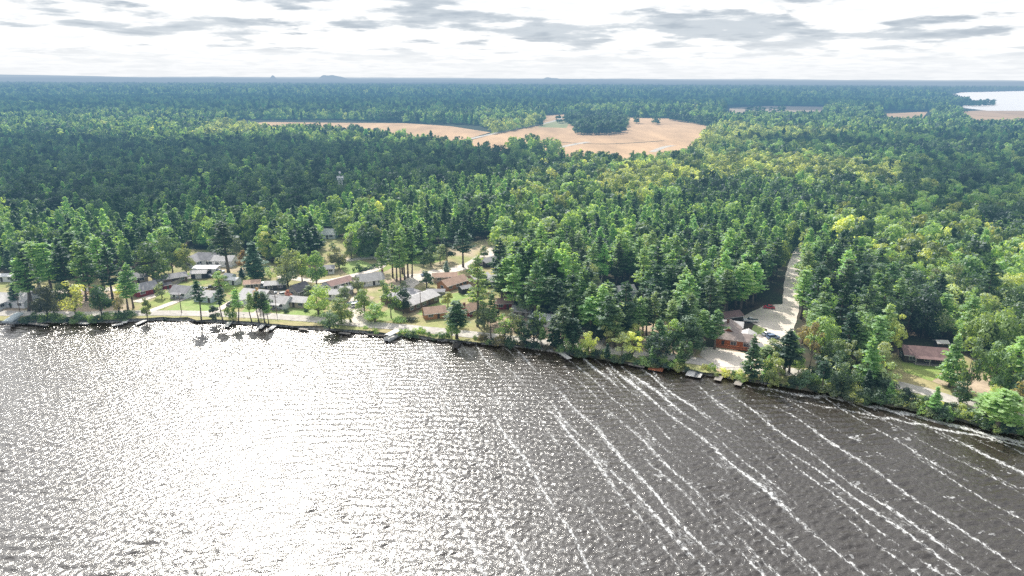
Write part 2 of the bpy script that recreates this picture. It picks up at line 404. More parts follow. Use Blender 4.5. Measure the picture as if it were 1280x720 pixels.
mx = nt.new('ShaderNodeMixShader'); nt.put(mx.inputs[0], nt.math('MULTIPLY', fm, 0.85)); nt.l.new(water.outputs[0], mx.inputs[1]); nt.l.new(foam.outputs[0], mx.inputs[2])
nt.l.new(mx.outputs[0], out)

DX = 0.4
X = np.arange(-300, 261, DX); Y = np.arange(70, 300, DX)
gx, gy = np.meshgrid(X, Y); shp = gx.shape; xx, yy = gx.ravel(), gy.ravel()
u = xx * udir[0] + yy * udir[1]; v = xx * wdir[0] + yy * wdir[1]
z = np.zeros_like(xx); wr = np.random.default_rng(3)
for i in range(46):
    lam = 0.95 * (3.4 / 0.95) ** wr.random(); th = wr.normal(0, 0.5) ; k = 2 * PI / lam
    amp = 0.0085 * lam ** 0.8
    ph = wr.random() * 2 * PI
    s = np.sin(k * (v * math.cos(th) + u * math.sin(th)) + ph)
    z += amp * (s + 0.25 * s * np.abs(s))
gust = 0.75 + 0.25 * np.sin(u * 0.043 + 1.3 * np.sin(v * 0.021)) * np.sin(v * 0.05 + 0.8 * np.sin(u * 0.03))
z *= gust
# distance to the shore
sh = np.array(S2); sd_ = np.full(len(xx), 60.0)
si = np.interp(xx, sh[:, 0], sh[:, 1])
slope = np.interp(xx, sh[:, 0], np.gradient(sh[:, 1], sh[:, 0] + np.arange(len(sh)) * 1e-6))
sd_ = (si - yy) * 0.9
z *= np.clip(0.35 + sd_ / 12, 0.2, 1)
# foam windrows
foamv = np.zeros_like(xx); uc = -150.0
while uc < 330:
    wander = 0.9 * np.sin(v * 0.017 + wr.random() * 6) + 0.6 * np.sin(v * 0.06 + wr.random() * 6) + 0.35 * np.sin(v * 0.23 + wr.random() * 6)
    wd = 0.17 + 0.16 * wr.random() ** 2
    inten = 0.62 + 0.5 * wr.random()
    amp = inten * np.clip(0.62 + 0.5 * np.sin(v * (0.02 + .03 * wr.random()) + wr.random() * 6) + 0.3 * np.sin(v * 0.13 + wr.random() * 6), 0, 1.2)
    strong = np.clip((uc + 10) / 60, 0.12, 0.95)
    dd = np.abs(u - uc - wander)
    ww = wd * (1 + 0.7 * np.clip(np.sin(v * 0.09 + wr.random() * 6), 0, 1))
    foamv = np.maximum(foamv, strong * amp * np.exp(-(dd / ww) ** 1.4))
    foamv += 0.22 * strong * amp * np.exp(-((u - uc - wander - 1.2 * np.sin(v * .31 + uc)) / (ww * 4.5)) ** 2)
    uc += 3.0 + 2.4 * wr.random()
# surf on the windward shore
swash = np.clip((xx - 60) / 60, 0, 1)
foamv = np.maximum(foamv, swash * 1.9 * np.exp(-((sd_ - 3.2 - 0.9 * np.sin(xx * 0.11) - 0.5 * np.sin(xx * .31)) / 1.0) ** 2))
foamv = np.maximum(foamv, 1.2 * swash * np.exp(-((sd_ - 7.5 - 1.6 * np.sin(xx * 0.07 + 1)) / 0.6) ** 2))
foamv *= np.where(sd_ > 0, 1, 0.3)
nx, ny = shp[1], shp[0]
ii = (np.arange(ny - 1)[:, None] * nx + np.arange(nx - 1)[None, :]).ravel()
Q = np.stack([ii, ii + 1, ii + nx + 1, ii + nx], 1)
keep = (sd_[Q[:, 0]] > -5)
hw = 0.86 * yy[Q[:, 0]] + 60
keep &= np.abs(xx[Q[:, 0]]) < hw
Q = Q[keep]
used_v = np.zeros(len(xx), bool); used_v[Q.ravel()] = True; remap = np.cumsum(used_v) - 1
me = np_mesh('lake_water', np.stack([xx, yy, z], 1)[used_v], remap[Q], mw, True)
a_ = me.attributes.new('foam', 'FLOAT', 'POINT'); a_.data.foreach_set('value', foamv[used_v].astype(np.float32))
lake = bpy.data.objects.new('lake_water', me); COL.objects.link(lake); lake['kind'] = 'structure'
sheet('lake_bed', [(-3000, -2500), (3000, -2500), (3000, 300), (-3000, 300)], -0.55, mw)

# ------------------------------------------------------------------ ground cover sheets, roads
VILLAGE = [(-200, 398), (-200, 345), (-60, 350), (40, 345), (100, 352), (160, 342), (200, 325), (240, 312), (300, 312), (345, 330), (395, 325), (400, 296), (432, 296), (445, 318), (520, 326), (560, 310),
           (600, 300), (628, 298), (632, 330), (622, 362), (642, 386), (700, 398), (760, 408), (850, 428), (905, 445), (985, 460), (1060, 462), (1130, 440), (1195, 440), (1225, 455), (1280, 440), (1500, 500), (1500, 590)]
shore_back = [(px, py - 3.5) for px, py in SHORE[::-1] if -200 < px < 1400]
psheet('grassland', VILLAGE + shore_back, 1, MAT['drygrass'], 1.5)
def patches(name, mat, lst, lvl, wob=0.6):
    for p in lst: psheet(name, p, lvl, MAT[mat], wob)
patches('lawn', 'lawnbright', [
    [(208, 388), (232, 373), (285, 376), (265, 389)], [(300, 391), (310, 380), (330, 380), (335, 392)], [(338, 390), (345, 378), (400, 384), (410, 398), (345, 393)],
    [(520, 392), (548, 370), (585, 364), (598, 368), (575, 375), (545, 398)], [(418, 330), (440, 322), (470, 332), (440, 347)], [(764, 392), (775, 378), (795, 380), (790, 395)],
    [(940, 412), (945, 403), (955, 405), (957, 420), (945, 424)], [(1030, 415), (1055, 412), (1060, 425), (1035, 428)], [(480, 390), (500, 378), (505, 400), (470, 402)], [(650, 414), (700, 420), (697, 426), (650, 420)]], 2)
patches('lawn', 'lawn', [
    [(165, 392), (196, 372), (214, 360), (232, 366), (202, 389)], [(275, 350), (320, 342), (335, 355), (300, 372), (280, 366)], [(220, 345), (260, 335), (285, 350), (240, 358), (215, 362)],
    [(1125, 450), (1175, 455), (1215, 478), (1180, 482), (1130, 465)], [(470, 345), (480, 330), (540, 330), (555, 325), (560, 312), (520, 320)]], 2)
patches('sandy_ground', 'sand', [
    [(0, 389), (0, 372), (60, 368), (130, 360), (165, 355), (175, 368), (160, 392), (60, 393)], [(440, 398), (425, 375), (440, 362), (470, 372), (450, 385), (455, 400)],
    [(610, 400), (640, 395), (730, 410), (850, 432), (850, 446), (700, 432), (610, 415)], [(770, 440), (790, 405), (850, 400), (880, 425), (860, 452)],
    [(480, 350), (520, 345), (530, 335), (510, 360), (490, 362)], [(865, 445), (900, 432), (945, 445), (975, 460), (960, 475), (900, 466)],
    [(1180, 462), (1215, 460), (1260, 475), (1260, 500), (1195, 492), (1170, 478)], [(1050, 395), (1090, 395), (1100, 415), (1060, 412)]], 3, 1.2)
ribbon('lakeshore_road', [(-250, 386), (-60, 391), (30, 392), (100, 393), (160, 391.5), (245, 392), (330, 395), (400, 400), (440, 404), (520, 411), (600, 419.5), (660, 426), (720, 432), (780, 441), (860, 450), (930, 461), (1000, 466), (1080, 474), (1150, 488), (1200, 503), (1280, 522), (1400, 556)], 6.2, 4, MAT['road'])
for pts, wdt in [([(182, 391), (210, 381), (240, 369)], 3.5), ([(260, 391), (280, 384), (300, 372)], 4), ([(170, 378), (200, 366), (222, 352), (262, 336), (250, 325)], 4.5),
                 ([(318, 395), (345, 372), (352, 364)], 4), ([(450, 404), (446, 390), (445, 378), (452, 370)], 6), ([(490, 372), (505, 360), (522, 348), (548, 341), (590, 330), (640, 300), (700, 285)], 8),
                 ([(350, 345), (400, 352), (440, 345), (466, 338), (478, 330), (470, 322), (430, 326)], 5), ([(522, 348), (535, 352), (560, 348)], 5), ([(505, 345), (530, 343), (545, 338)], 4),
                 ([(-40, 368), (10, 368), (60, 366), (110, 362), (170, 362), (210, 356)], 5), ([(742, 440), (750, 420), (752, 400), (745, 375), (750, 340), (765, 330)], 4),
                 ([(960, 468), (972, 440), (980, 412), (988, 384), (990, 352), (996, 325), (1006, 302)], 6.5), ([(940, 430), (965, 425)], 12)]:
    ribbon('driveway', pts, wdt, 5, MAT['concrete'])
psheet('parking_lot', [(925, 398), (958, 382), (982, 380), (992, 405), (985, 425), (955, 428), (958, 412)], 6, MAT['concrete'], 1.0)
psheet('gravel_lot', [(873, 445), (880, 434), (945, 444), (940, 459), (905, 460)], 6, MAT['concrete'], 1.0)
psheet('driveway_apron', [(-60, 380), (-60, 370), (12, 370), (14, 384), (-20, 392)], 5, MAT['concrete'], 0.8)

# far fields and water
F_TAN = [[(285, 158), (330, 152.5), (420, 153.5), (505, 154), (565, 158), (613, 165.5), (590, 172), (565, 178.5), (566, 184), (520, 184), (440, 166), (350, 158)],
         [(566, 186), (578, 178), (616, 168), (672, 157), (682, 144), (712, 143), (782, 147), (838, 148), (887, 157), (880, 174), (852, 194), (800, 203), (720, 203), (650, 198), (600, 194)],
         [(1108, 142), (1160, 139.5), (1152, 149), (1110, 150)], [(1190, 140), (1235, 137.5), (1420, 134), (1420, 152), (1215, 151)]]
for p in F_TAN: psheet('field', p, 1, MAT['field'])
F_PALE = [[(912, 135), (960, 132.5), (1032, 133.5), (1026, 140), (975, 140), (912, 142)], [(640, 127), (800, 127.5), (905, 133), (902, 134.3), (790, 129.5), (640, 129)]]
for p in F_PALE: psheet('stubble_field', p, 1, MAT['fieldpale'])
psheet('green_field', [(672, 159), (690, 151), (712, 152), (708, 160)], 3, MAT['fieldgreen'])
ribbon('country_road', [(560, 180.5), (580, 175.5), (613, 168), (650, 160), (690, 152), (712, 143)], 9, 4, MAT['farroad'])
ribbon('field_track', [(700, 178), (760, 180), (830, 176)], 5, 3, MAT['farfloor'])
ribbon('country_road', [(690, 186), (715, 181), (735, 177.5)], 10, 4, MAT['farroad'])
ribbon('country_road', [(815, 190), (830, 184), (842, 182)], 9, 4, MAT['farroad'])
FARLAKE = [(1174, 122.5), (1200, 115.5), (1290, 113.5), (1500, 113), (1500, 139), (1235, 138.5), (1195, 134), (1212, 130)]
mfl, nt, out = new_mat('far_water'); p = nt.new('ShaderNodeBsdfPrincipled'); p.inputs['Base Color'].default_value = (0.40, 0.43, 0.48, 1); p.inputs['Roughness'].default_value = 0.45  # pale base colour stands in for sky glare on the water
wv = nt.noise(nt.new('ShaderNodeNewGeometry').outputs['Position'], 0.05, 4); bb = nt.new('ShaderNodeBump'); bb.inputs['Distance'].default_value = 1.0; nt.put(bb.inputs['Height'], wv); nt.l.new(bb.outputs[0], p.inputs['Normal'])
nt.l.new(p.outputs[0], out)
psheet('far_lake', FARLAKE, 6, mfl)
psheet('far_lake', [(1120, 101.6), (1280, 101.3), (1280, 102.2), (1160, 102.3)], 6, mfl)

def inpoly(px, py, poly):
    r = np.zeros(len(px), bool); n = len(poly)
    for i in range(n):
        x1, y1 = poly[i]; x2, y2 = poly[(i + 1) % n]
        c = ((y1 > py) != (y2 > py)) & (px < (x2 - x1) * (py - y1) / ((y2 - y1) or 1e-9) + x1)
        r ^= c
    return r

# ------------------------------------------------------------------ trees: prototypes
def quads_at(C, N, size, seed):
    """leaf-sprays: one quad at each centre, facing N, randomly turned"""
    r = np.random.default_rng(seed); n = len(C)
    N = N / (np.linalg.norm(N, axis=1, keepdims=True) + 1e-9)
    t = r.normal(size=(n, 3)); t -= N * (t * N).sum(1, keepdims=True); t /= np.linalg.norm(t, axis=1, keepdims=True) + 1e-9
    b = np.cross(N, t); s = (size * (0.65 + 0.7 * r.random(n)))[:, None] if np.isscalar(size) else (size * (0.65 + 0.7 * r.random(n)))[:, None]
    asp = (0.5 + 0.35 * r.random(n))[:, None]
    V = np.stack([C - t * s, C - b * s * asp, C + t * s, C + b * s * asp], 1).reshape(-1, 3)
    return V, np.arange(4 * n).reshape(n, 4)

def pine_crown(seed, H=20.0, start=0.36, spread=3.4, dens=1.0, leaf=0.36, cone=0.88):
    """layered irregular sprays on ascending limbs; also returns the limb list for the wood"""
    r = np.random.default_rng(seed); C = []; N = []; limbs = []
    zc = H * start
    while zc < H * 0.985:
        t = (zc / H - start) / (1 - start)
        rad = spread * (0.62 + 0.9 * t if t < 0.25 else (1 - ((t - 0.25) / 0.75) ** 1.05 * cone) * 0.86)
        for k in range(r.integers(5, 8)):
            a = r.random() * 2 * PI; L = max(0.3, rad * (0.5 + 0.65 * r.random()))
            up = (0.10 + 0.5 * t) * L
            tip = np.array([math.cos(a) * L, math.sin(a) * L, zc + up]); root = np.array([0, 0, zc - 0.05])
            limbs.append((root, tip))
            nt_ = max(2, int(L * 2.1 * dens))
            for q in range(nt_):
                f = 0.32 + 0.68 * (q + r.random()) / nt_
                c = root + (tip - root) * f; side = np.array([-math.sin(a), math.cos(a), 0]) * r.normal(0, 0.30 * L * (1.15 - f) + 0.12)
                c = c + side
                m = int(8 * dens + .5)
                dd = r.normal(size=(m, 3)) * np.array([0.36, 0.36, 0.10]) * (0.7 + 0.3 * L / spread)
                C.append(c + dd); nn = r.normal(size=(m, 3)) * 0.6 + np.array([0, 0, 1.0]) + np.array([math.cos(a), math.sin(a), 0]) * 0.35
                N.append(nn)
        zc += H * (0.062 if t < .5 else 0.05) * (0.75 + 0.5 * r.random())
    m = 22; C.append(np.array([0, 0, H * 0.975]) + r.normal(size=(m, 3)) * np.array([0.22, 0.22, 0.5])); N.append(r.normal(size=(m, 3)) + np.array([0, 0, .8]))
    return np.concatenate(C), np.concatenate(N), leaf, limbs

def leaf_crown(seed, H=14.0, start=0.22, rad=4.2, lobes=26, per=85, leaf=0.33, tall=1.0, rag=0.35):
    r = np.random.default_rng(seed); C = []; N = []; limbs = []
    cz = H * (1 + start) / 2; hz = H * (1 - start) / 2
    for i in range(lobes):
        d = r.normal(size=3); d /= np.linalg.norm(d)
        if i % 3 == 0: d[2] = -r.uniform(.45, .95); d[:2] *= .8 / (np.hypot(d[0], d[1]) + 1e-6)
        elif d[2] < -0.75: d[2] *= -0.5
        f = 0.55 + 0.38 * r.random() + rag * 0.3 * r.normal()
        f = np.clip(f, .25, 1.05)
        wz = 1 - 0.25 * max(0, d[2]); c = np.array([d[0] * rad * f * wz, d[1] * rad * f * wz, cz + d[2] * hz * f])
        lr = rad * (0.26 + 0.17 * r.random())
        n = int(per * (lr / (rad * .34)) ** 2); q = r.normal(size=(n, 3)); q /= np.linalg.norm(q, axis=1, keepdims=True)
        keep = (q[:, 2] > -0.65) | (r.random(n) < .5); q = q[keep]
        rr = lr * (0.72 + 0.36 * r.random((len(q), 1)))
        C.append(c + q * rr * np.array([1, 1, 0.82 * tall])); N.append(q * 0.9 + r.normal(size=q.shape) * 0.42 + np.array([0, 0, 0.25]) + d * 0.3)
        limbs.append((np.array([0, 0, H * (start * 0.9 + 0.12 * r.random())]), c))
    return np.concatenate(C), np.concatenate(N), leaf, limbs

def wood(H, limbs, r0, seed, top=0.97, lr=0.09, n=7, every=1, lean=0.25):
    r = np.random.default_rng(seed); mb = MB()
    k = 7; ox = r.normal(0, lean, 2)
    def axis(z): t = z / H; return np.array([ox[0] * math.sin(t * 3), ox[1] * math.sin(t * 2.4), z])
    mb.tube([axis(H * top * i / k) * np.array([1, 1, 1]) - np.array([0, 0, 0.3 if i == 0 else 0]) for i in range(k + 1)], [r0 * (1.25 if i == 0 else 1) * (1 - 0.9 * (i / k)) + 0.02 for i in range(k + 1)], n)
    for j, (a, b_) in enumerate(limbs[::every]):
        m = (a + b_) / 2 + np.array([0, 0, -0.12 * np.linalg.norm(b_ - a)]) * r.random()
        mb.tube([a, m, b_], [lr, lr * .6, 0.02], 4, False)
    return mb

PROTO = {}
def make_proto(key, crown, r0, barkmat='bark', every=1, lr=0.08, wseed=0, top=.97, lean=.2):
    C, N, leaf, limbs = crown
    V, Qd = quads_at(C, N, leaf, wseed + 91)
    H = C[:, 2].max()
    cm = np_mesh('crown', V, Qd, MAT['leaf']); tm = wood(H, limbs, r0, wseed, top, lr, 7, every, lean).mesh('trunk', MAT[barkmat], True)
    rad = np.percentile(np.hypot(C[:, 0], C[:, 1]), 93) + leaf * .5
    PROTO[key] = dict(crown=cm, trunk=tm, H=float(H), W=float(rad * 2))
for i in range(6): make_proto(f'pine{i}', pine_crown(100 + i, 20, 0.30 + 0.05 * (i % 3), 3.3 + 0.3 * (i % 2), 1.0), 0.30, every=2, wseed=i, lean=.15)
for i in range(3): make_proto(f'slim{i}', pine_crown(200 + i, 16, 0.42 + 0.06 * i, 2.1, 0.9, .34), 0.2, every=1, wseed=i + 10, lean=.55)
for i in range(2): make_proto(f'spruce{i}', pine_crown(300 + i, 15, 0.07, 3.3, 1.15, .33, 1.0), 0.22, every=3, wseed=i + 20, lean=.05)
for i in range(5): make_proto(f'leafy{i}', leaf_crown(400 + i, 14, 0.06 + 0.04 * (i % 3), 4.3, 26 + 2 * i), 0.28, every=2, wseed=i + 30, top=.7, lr=.11)
for i in range(2): make_proto(f'oval{i}', leaf_crown(500 + i, 12, 0.10, 2.7, 20, 70, .3, 1.15, .15), 0.2, every=2, wseed=i + 40, top=.75, lr=.08)
for i in range(3): make_proto(f'airy{i}', leaf_crown(600 + i, 14, 0.18, 3.3, 17, 48, .34, 1, .6), 0.18, every=1, wseed=i + 50, top=.8, lr=.09, lean=.6)
for i in range(4): make_proto(f'bush{i}', leaf_crown(700 + i, 3.2, 0.0, 2.4, 15, 40, .24, 1, .5), 0.07, every=1, wseed=i + 60, top=.5, lr=.04)
SHORT = dict(pine=6, slim=3, spruce=2, leafy=5, oval=2, airy=3, bush=4)

def link_mat(o, m):
    o.material_slots[0].link = 'OBJECT'; o.material_slots[0].material = m
PLANT_NAME = dict(pine='pine_tree', slim='pine_tree', spruce='spruce_tree', leafy='broadleaf_tree', oval='broadleaf_tree', airy='broadleaf_tree', bush='shrub')
PLANT_CAT = dict(pine='pine tree', slim='pine tree', spruce='spruce tree', leafy='tree', oval='tree', airy='tree', bush='shrub')
counts = {}
def plant(x, y, kind, mat, h, wdt=None, label=None, group=None, z=GZ, lean=0.0):
    p = PROTO[f'{kind}{rng.integers(SHORT[kind])}']
    sz = h / p['H']; sx = (wdt / p['W']) if wdt else sz * rng.uniform(.9, 1.1)
    name = PLANT_NAME[kind]; counts[name] = counts.get(name, 0) + 1
    if kind == 'bush':
        o = bpy.data.objects.new(name, p['crown']); COL.objects.link(o); link_mat(o, MAT[mat])
        o.location = (x, y, z - .15); o.scale = (sx, sx, sz); o.rotation_euler = (0, 0, rng.random() * 6.28)
        return tag(o, label, PLANT_CAT[kind], group)
    root = empty(name, (x, y, z), rng.random() * 6.28, label=label, cat=PLANT_CAT[kind], group=group)
    root.scale = (sx, sx, sz); root.rotation_euler = (lean + rng.normal(0, .015), rng.normal(0, .015) + lean * .5, rng.random() * 6.28)
    c = bpy.data.objects.new('crown', p['crown']); t = bpy.data.objects.new('trunk', p['trunk'])
    for q in (c, t): COL.objects.link(q); q.parent = root
    link_mat(c, MAT[mat])
    return root
def ptree(px, py, hpx, wpx, kind, mat, label, group=None, lean=0.0):
    v = at(px, py); k = mpp(px, py)
    return plant(v.x, v.y, kind, mat, hpx * k * 1.03, wpx * k if wpx else None, label, group, lean=lean)

exec_trees = []
TREES = [
 # the far west end of the shore
 (36, 389, 56, 19, 'slim', 'pine', 'bare-stemmed pine above the canopied boat lift, shorter of a pair'),
 (42, 388, 64, 22, 'pine', 'pine', 'tallest pine of a pair on the lawn beside the canopied boat lift'),
 (21, 383, 26, 13, 'spruce', 'spruce', 'small dark blue-green spruce in front of the sprawling pale-roofed house'),
 (60, 398, 38, 26, 'leafy', 'leaf_brown', 'brown-tinged leafy tree on the bank east of the paired pines by the boat lift'),
 (96, 397, 40, 28, 'airy', 'leaf_pale', 'pale loose leafy tree on the bushy bank east of the brown-tinged tree'),
 (128, 397, 38, 26, 'leafy', 'leaf', 'round green leafy tree between the road and the water west of the red-walled house'),
 (150, 395, 26, 11, 'airy', 'leaf_tan', 'thin greyish half-bare tree on the bank beside the long crooked dock'),
 (108, 376, 66, 22, 'pine', 'pine', None), (114, 374, 60, 22, 'pine', 'pine', None), (141, 374, 62, 22, 'pine', 'pine', None), (88, 372, 60, 26, 'pine', 'pine', None), (66, 370, 58, 26, 'pine', 'pine', None), (52, 372, 60, 26, 'pine', 'pine', None), (130, 362, 60, 24, 'pine', 'pine', None), (98, 360, 62, 26, 'pine', 'pine', None),
 (160, 387, 44, 17, 'pine', 'pine', 'pine at the roadside in front of the red-walled house, shorter of two'),
 (167, 385, 52, 18, 'pine', 'pine', 'pine at the roadside in front of the red-walled house, taller of two'),
 (119, 385, 24, 12, 'airy', 'leaf_orange', 'small rusty orange tree under the tall pines west of the red-walled house'),
 (184.5, 400, 26, 11, 'oval', 'leaf_pale', 'small slender green tree alone on the bank west of the white lakefront houses'),
 (203, 372, 18, 15, 'oval', 'leaf_willow', 'small round grey-green tree alone on the lawn by the red-walled house'),
 (193, 354, 47, 40, 'leafy', 'leaf', 'broad green maple-like tree spreading above the red-walled house'),
 (216, 340, 42, 24, 'leafy', 'leaf_dark', 'dark green leafy tree touching the broad tree above the brown fenced house'),
 (233, 342, 34, 24, 'leafy', 'leaf_pale', 'yellow-green leafy tree beside the large white house with grey roof'),
 # lakefront row
 (252, 404, 52, 15, 'slim', 'pine', 'slender leaning pine with its lowest foliage drooping over the road by the white houses', None, 0.05),
 (270, 402, 20, 15, 'oval', 'pine_pale', 'short bushy tree between two slender bankside pines near the white houses'),
 (279, 403, 44, 13, 'slim', 'pine', 'slim', None), (298, 403, 42, 13, 'slim', 'pine', 'slim'), (290, 399, 18, 14, 'bush', 'leaf', 'rounded green bush among the slender pines of the lake bank'), (315, 403, 38, 12, 'slim', 'pine_pale', 'slim'),
 (324, 403, 40, 12, 'slim', 'pine', 'slim'), (331, 404, 40, 13, 'slim', 'pine_pale', 'slim'), (336, 404, 30, 10, 'slim', 'pine', 'slim'), (326, 396, 36, 14, 'airy', 'leaf_orange', 'rust-topped small tree behind the slender bankside pines'),
 (286, 343, 64, 29, 'pine', 'pine_pale', 'very large pale blue-green pine rising beside the white house with the pale carport'),
 (320, 348, 46, 27, 'spruce', 'spruce', 'big dark conical spruce on the shaded lawn behind the two white sheds'),
 (305, 337, 24, 13, 'oval', 'leaf_yellow', 'yellow-orange autumn tree between the big pale pine and the dark spruce'),
 (303, 348, 13, 9, 'spruce', 'spruce', 'tiny dark spruce under the yellow autumn tree'),
 (334, 325, 34, 26, 'leafy', 'leaf_pale', 'bright yellow-green tree behind the dark conical spruce'),
 (352, 330, 38, 22, 'leafy', 'leaf', None), (372, 326, 40, 20, 'spruce', 'spruce', None), (386, 328, 40, 22, 'pine', 'pine', None), (396, 322, 38, 20, 'pine', 'pine', None),
 (360, 358, 46, 32, 'leafy', 'leaf_willow', 'broad silvery-green tree behind the white house with the red shrub'),
 (378, 352, 38, 24, 'leafy', 'leaf', 'mid-green tree wedged between two broad trees behind the dark-roofed house'),
 (396, 358, 44, 26, 'leafy', 'leaf', 'tall green tree west of the white house with a brown roof'),
 (398, 393, 37, 33, 'leafy', 'leaf', 'wide-crowned tree with visible stem on the lawn beside the lakeshore road'),
 (361, 381, 18, 10, 'oval', 'leaf_red', 'bright red autumn tree against the wall of a white house'),
 (366, 382, 11, 12, 'bush', 'leaf', 'green bush at the foot of the bright red autumn tree'),
 (358, 391, 6, 7, 'bush', 'leaf_dark', 'low dark bush on the lawn in front of the bright red tree'), (384, 389, 7, 10, 'bush', 'leaf_dark', 'low dark bush on the lawn under the wide-crowned tree'),
 (412, 413, 26, 23, 'leafy', 'leaf_dark', 'dense dark green willow thicket tree leaning over the water'),
 (427, 405, 33, 31, 'leafy', 'leaf_pale', 'pale yellow-green willow at the waters edge beside the dark thicket'),
 (431, 378, 22, 19, 'leafy', 'leaf_willow', 'small silvery tree in front of the white house with a brown roof'),
 (439, 402, 8, 6, 'bush', 'leaf_pale', 'tiny round tree alone beside the lakeshore road near the boat trailer'),
 (456, 393, 33, 24, 'leafy', 'leaf', 'airy green tree with twin stems near the white gabled house'),
 (469, 402, 24, 30, 'leafy', 'leaf', 'low bushy bright tree at the edge of the lakeshore road'),
 (489, 397, 45, 27, 'airy', 'leaf', 'tall loose-crowned tree leaning over the long grey-roofed house'),
 (504, 392, 34, 22, 'leafy', 'leaf_dark', 'dense dark tree against the near end of the long grey-roofed house'),
 (440, 324, 33, 18, 'oval', 'leaf_willow', 'row'), (455, 321, 40, 19, 'oval', 'leaf', 'row'), (463, 320, 26, 14, 'oval', 'leaf', 'row'), (474, 319, 38, 19, 'oval', 'leaf_willow', 'row'),
 (424, 336, 27, 24, 'leafy', 'leaf_brown', 'purple-brown rounded tree beside the curving driveway loop'),
 (447, 340, 12, 14, 'bush', 'leaf', 'rounded light bush on the green lawn inside the driveway loop'),
 (478, 340, 36, 17, 'oval', 'leaf', 'bright green pyramid-shaped tree just west of the tight cluster of tall pines'),
 (529, 333, 14, 8, 'oval', 'leaf_dark', 'small dark young tree alone east of the tight cluster of tall pines'),
 (539, 333, 26, 18, 'oval', 'leaf', 'rounded tree by the road bend, westernmost of three in a line'), (550, 330, 26, 17, 'oval', 'leaf_willow', 'rounded tree by the road bend, middle of three in a line'), (559, 327, 30, 18, 'oval', 'leaf_dark', 'rounded tree by the road bend, easternmost of three in a line'),
 (558, 342, 17, 9, 'spruce', 'bluespruce', 'small grey-blue spruce behind the tan-orange house'),
 (579, 334, 52, 25, 'pine', 'pine', 'bare-stemmed pine standing alone behind the tan-orange house'),
 (597, 408, 94, 26, 'pine', 'pine_pale', 'very tall thin pine east of the small black shed'),
 (571, 423, 50, 30, 'pine', 'pine', 'dense full pine between the road and the water by the orange cottage'), (565, 424, 26, 20, 'leafy', 'leaf', 'low green growth below the dense full pine on the bank'),
 (614, 424, 62, 14, 'slim', 'pine_pale', 'thin crooked pine with sparse foliage near the reddish cottage', None, 0.05), (620, 404, 19, 13, 'oval', 'leaf_dark', 'small dark round-crowned tree with bare stem beside the thin crooked pine'),
 (639, 428, 44, 24, 'airy', 'leaf_willow', 'loose grey-green tree on the bank in front of the pink-roofed cottage'), (652, 424, 30, 18, 'leafy', 'leaf_dark', 'dark leafy tree beside the loose grey-green tree on the bank'),
 (672, 431, 50, 22, 'airy', 'leaf', 'narrow bright green tree on the bank in front of the tall pine grove'),
 (702, 434, 56, 32, 'pine', 'pine_pale', 'broad light-green pine on the bank in front of the pale house'), (715, 437, 42, 24, 'pine', 'pine', 'shorter darker pine overlapping the broad light-green pine on the bank'),
 (728, 408, 76, 38, 'spruce', 'pine', 'massive dark full pine standing forward of the tall pine grove'), (742, 420, 34, 26, 'leafy', 'leaf_dark', 'dark leafy tree under the massive full pine'),
 (763, 404, 52, 30, 'spruce', 'pine', 'full blue-green pine beside the small white-roofed cabin'),
 (752, 428, 24, 22, 'leafy', 'leaf_dark', 'dense rounded dark tree by the lane east of the massive full pine'),
 (766, 436, 38, 28, 'airy', 'leaf_pale', 'yellowish loose tree at the lakeshore road west of the slender pine grove'),
 (840, 440, 44, 24, 'airy', 'leaf', 'leafy tree with visible stems above the orange floating platform'), (862, 438, 42, 26, 'leafy', 'leaf', 'dense leafy tree just west of the gravel lot by the docks'), (812, 446, 28, 22, 'leafy', 'leaf_dark', 'dark low tree on the bank below the slender pine grove'),
 (822, 440, 44, 22, 'pine', 'pine', None), (850, 424, 52, 22, 'pine', 'pine', None), (876, 432, 46, 24, 'pine', 'pine', None), (893, 437, 52, 24, 'pine', 'pine', None),
 (885, 412, 72, 28, 'pine', 'pine_pale', 'tall pale pine rising behind the orange-walled lodge'),
 (905, 398, 62, 28, 'pine', 'pine', None), (925, 390, 62, 30, 'pine', 'pine', None), (940, 384, 56, 28, 'pine', 'pine', None), (944, 370, 50, 26, 'pine', 'pine', None), (930, 380, 60, 28, 'pine', 'pine', None),
 (938, 473, 54, 22, 'spruce', 'pine', 'full pointed pine at the water beside the narrow dock in front of the lodge'),
 (957, 468, 36, 22, 'slim', 'pine_pale', 'short thin pine between the pointed pine and the forked pine by the lodge'),
 (979, 469, 58, 32, 'pine', 'pine', 'forked open-crowned pine on the bank east of the lodge, nearer of two'), (986, 466, 52, 24, 'pine', 'pine', 'open-crowned pine just behind the forked pine east of the lodge'),
 (970, 346, 44, 28, 'leafy', 'leaf_pale', 'bright yellow-green tree beside the lane that runs into the woods'),
 (1003, 330, 44, 14, 'airy', 'leaf_willow', 'grey-green narrow tree where the lane meets the woods'),
 (1012, 458, 56, 22, 'airy', 'leaf_tan', 'tan fading tree on the bank east of the forked pine'), (1003, 428, 22, 16, 'leafy', 'leaf_tan', 'small tan tree at the corner of the parking lot'),
 (1046, 466, 40, 26, 'leafy', 'leaf', None), (1062, 472, 44, 24, 'airy', 'leaf_willow', None), (1083, 485, 60, 28, 'spruce', 'pine', 'bright pointed conifer in the bank thicket west of the brown-roofed house'),
 (1100, 474, 44, 26, 'leafy', 'leaf_willow', None), (1106, 492, 36, 26, 'airy', 'leaf_willow', None), (1030, 468, 40, 26, 'leafy', 'leaf', None), (1072, 455, 48, 26, 'leafy', 'leaf', None), (1112, 446, 50, 26, 'airy', 'leaf_pale', 'pale tree rising past the west gable of the brown-roofed house'),
 (1186, 484, 60, 24, 'spruce', 'pine', 'pointed light-green conifer on the lawn at the east end of the brown-roofed house'),
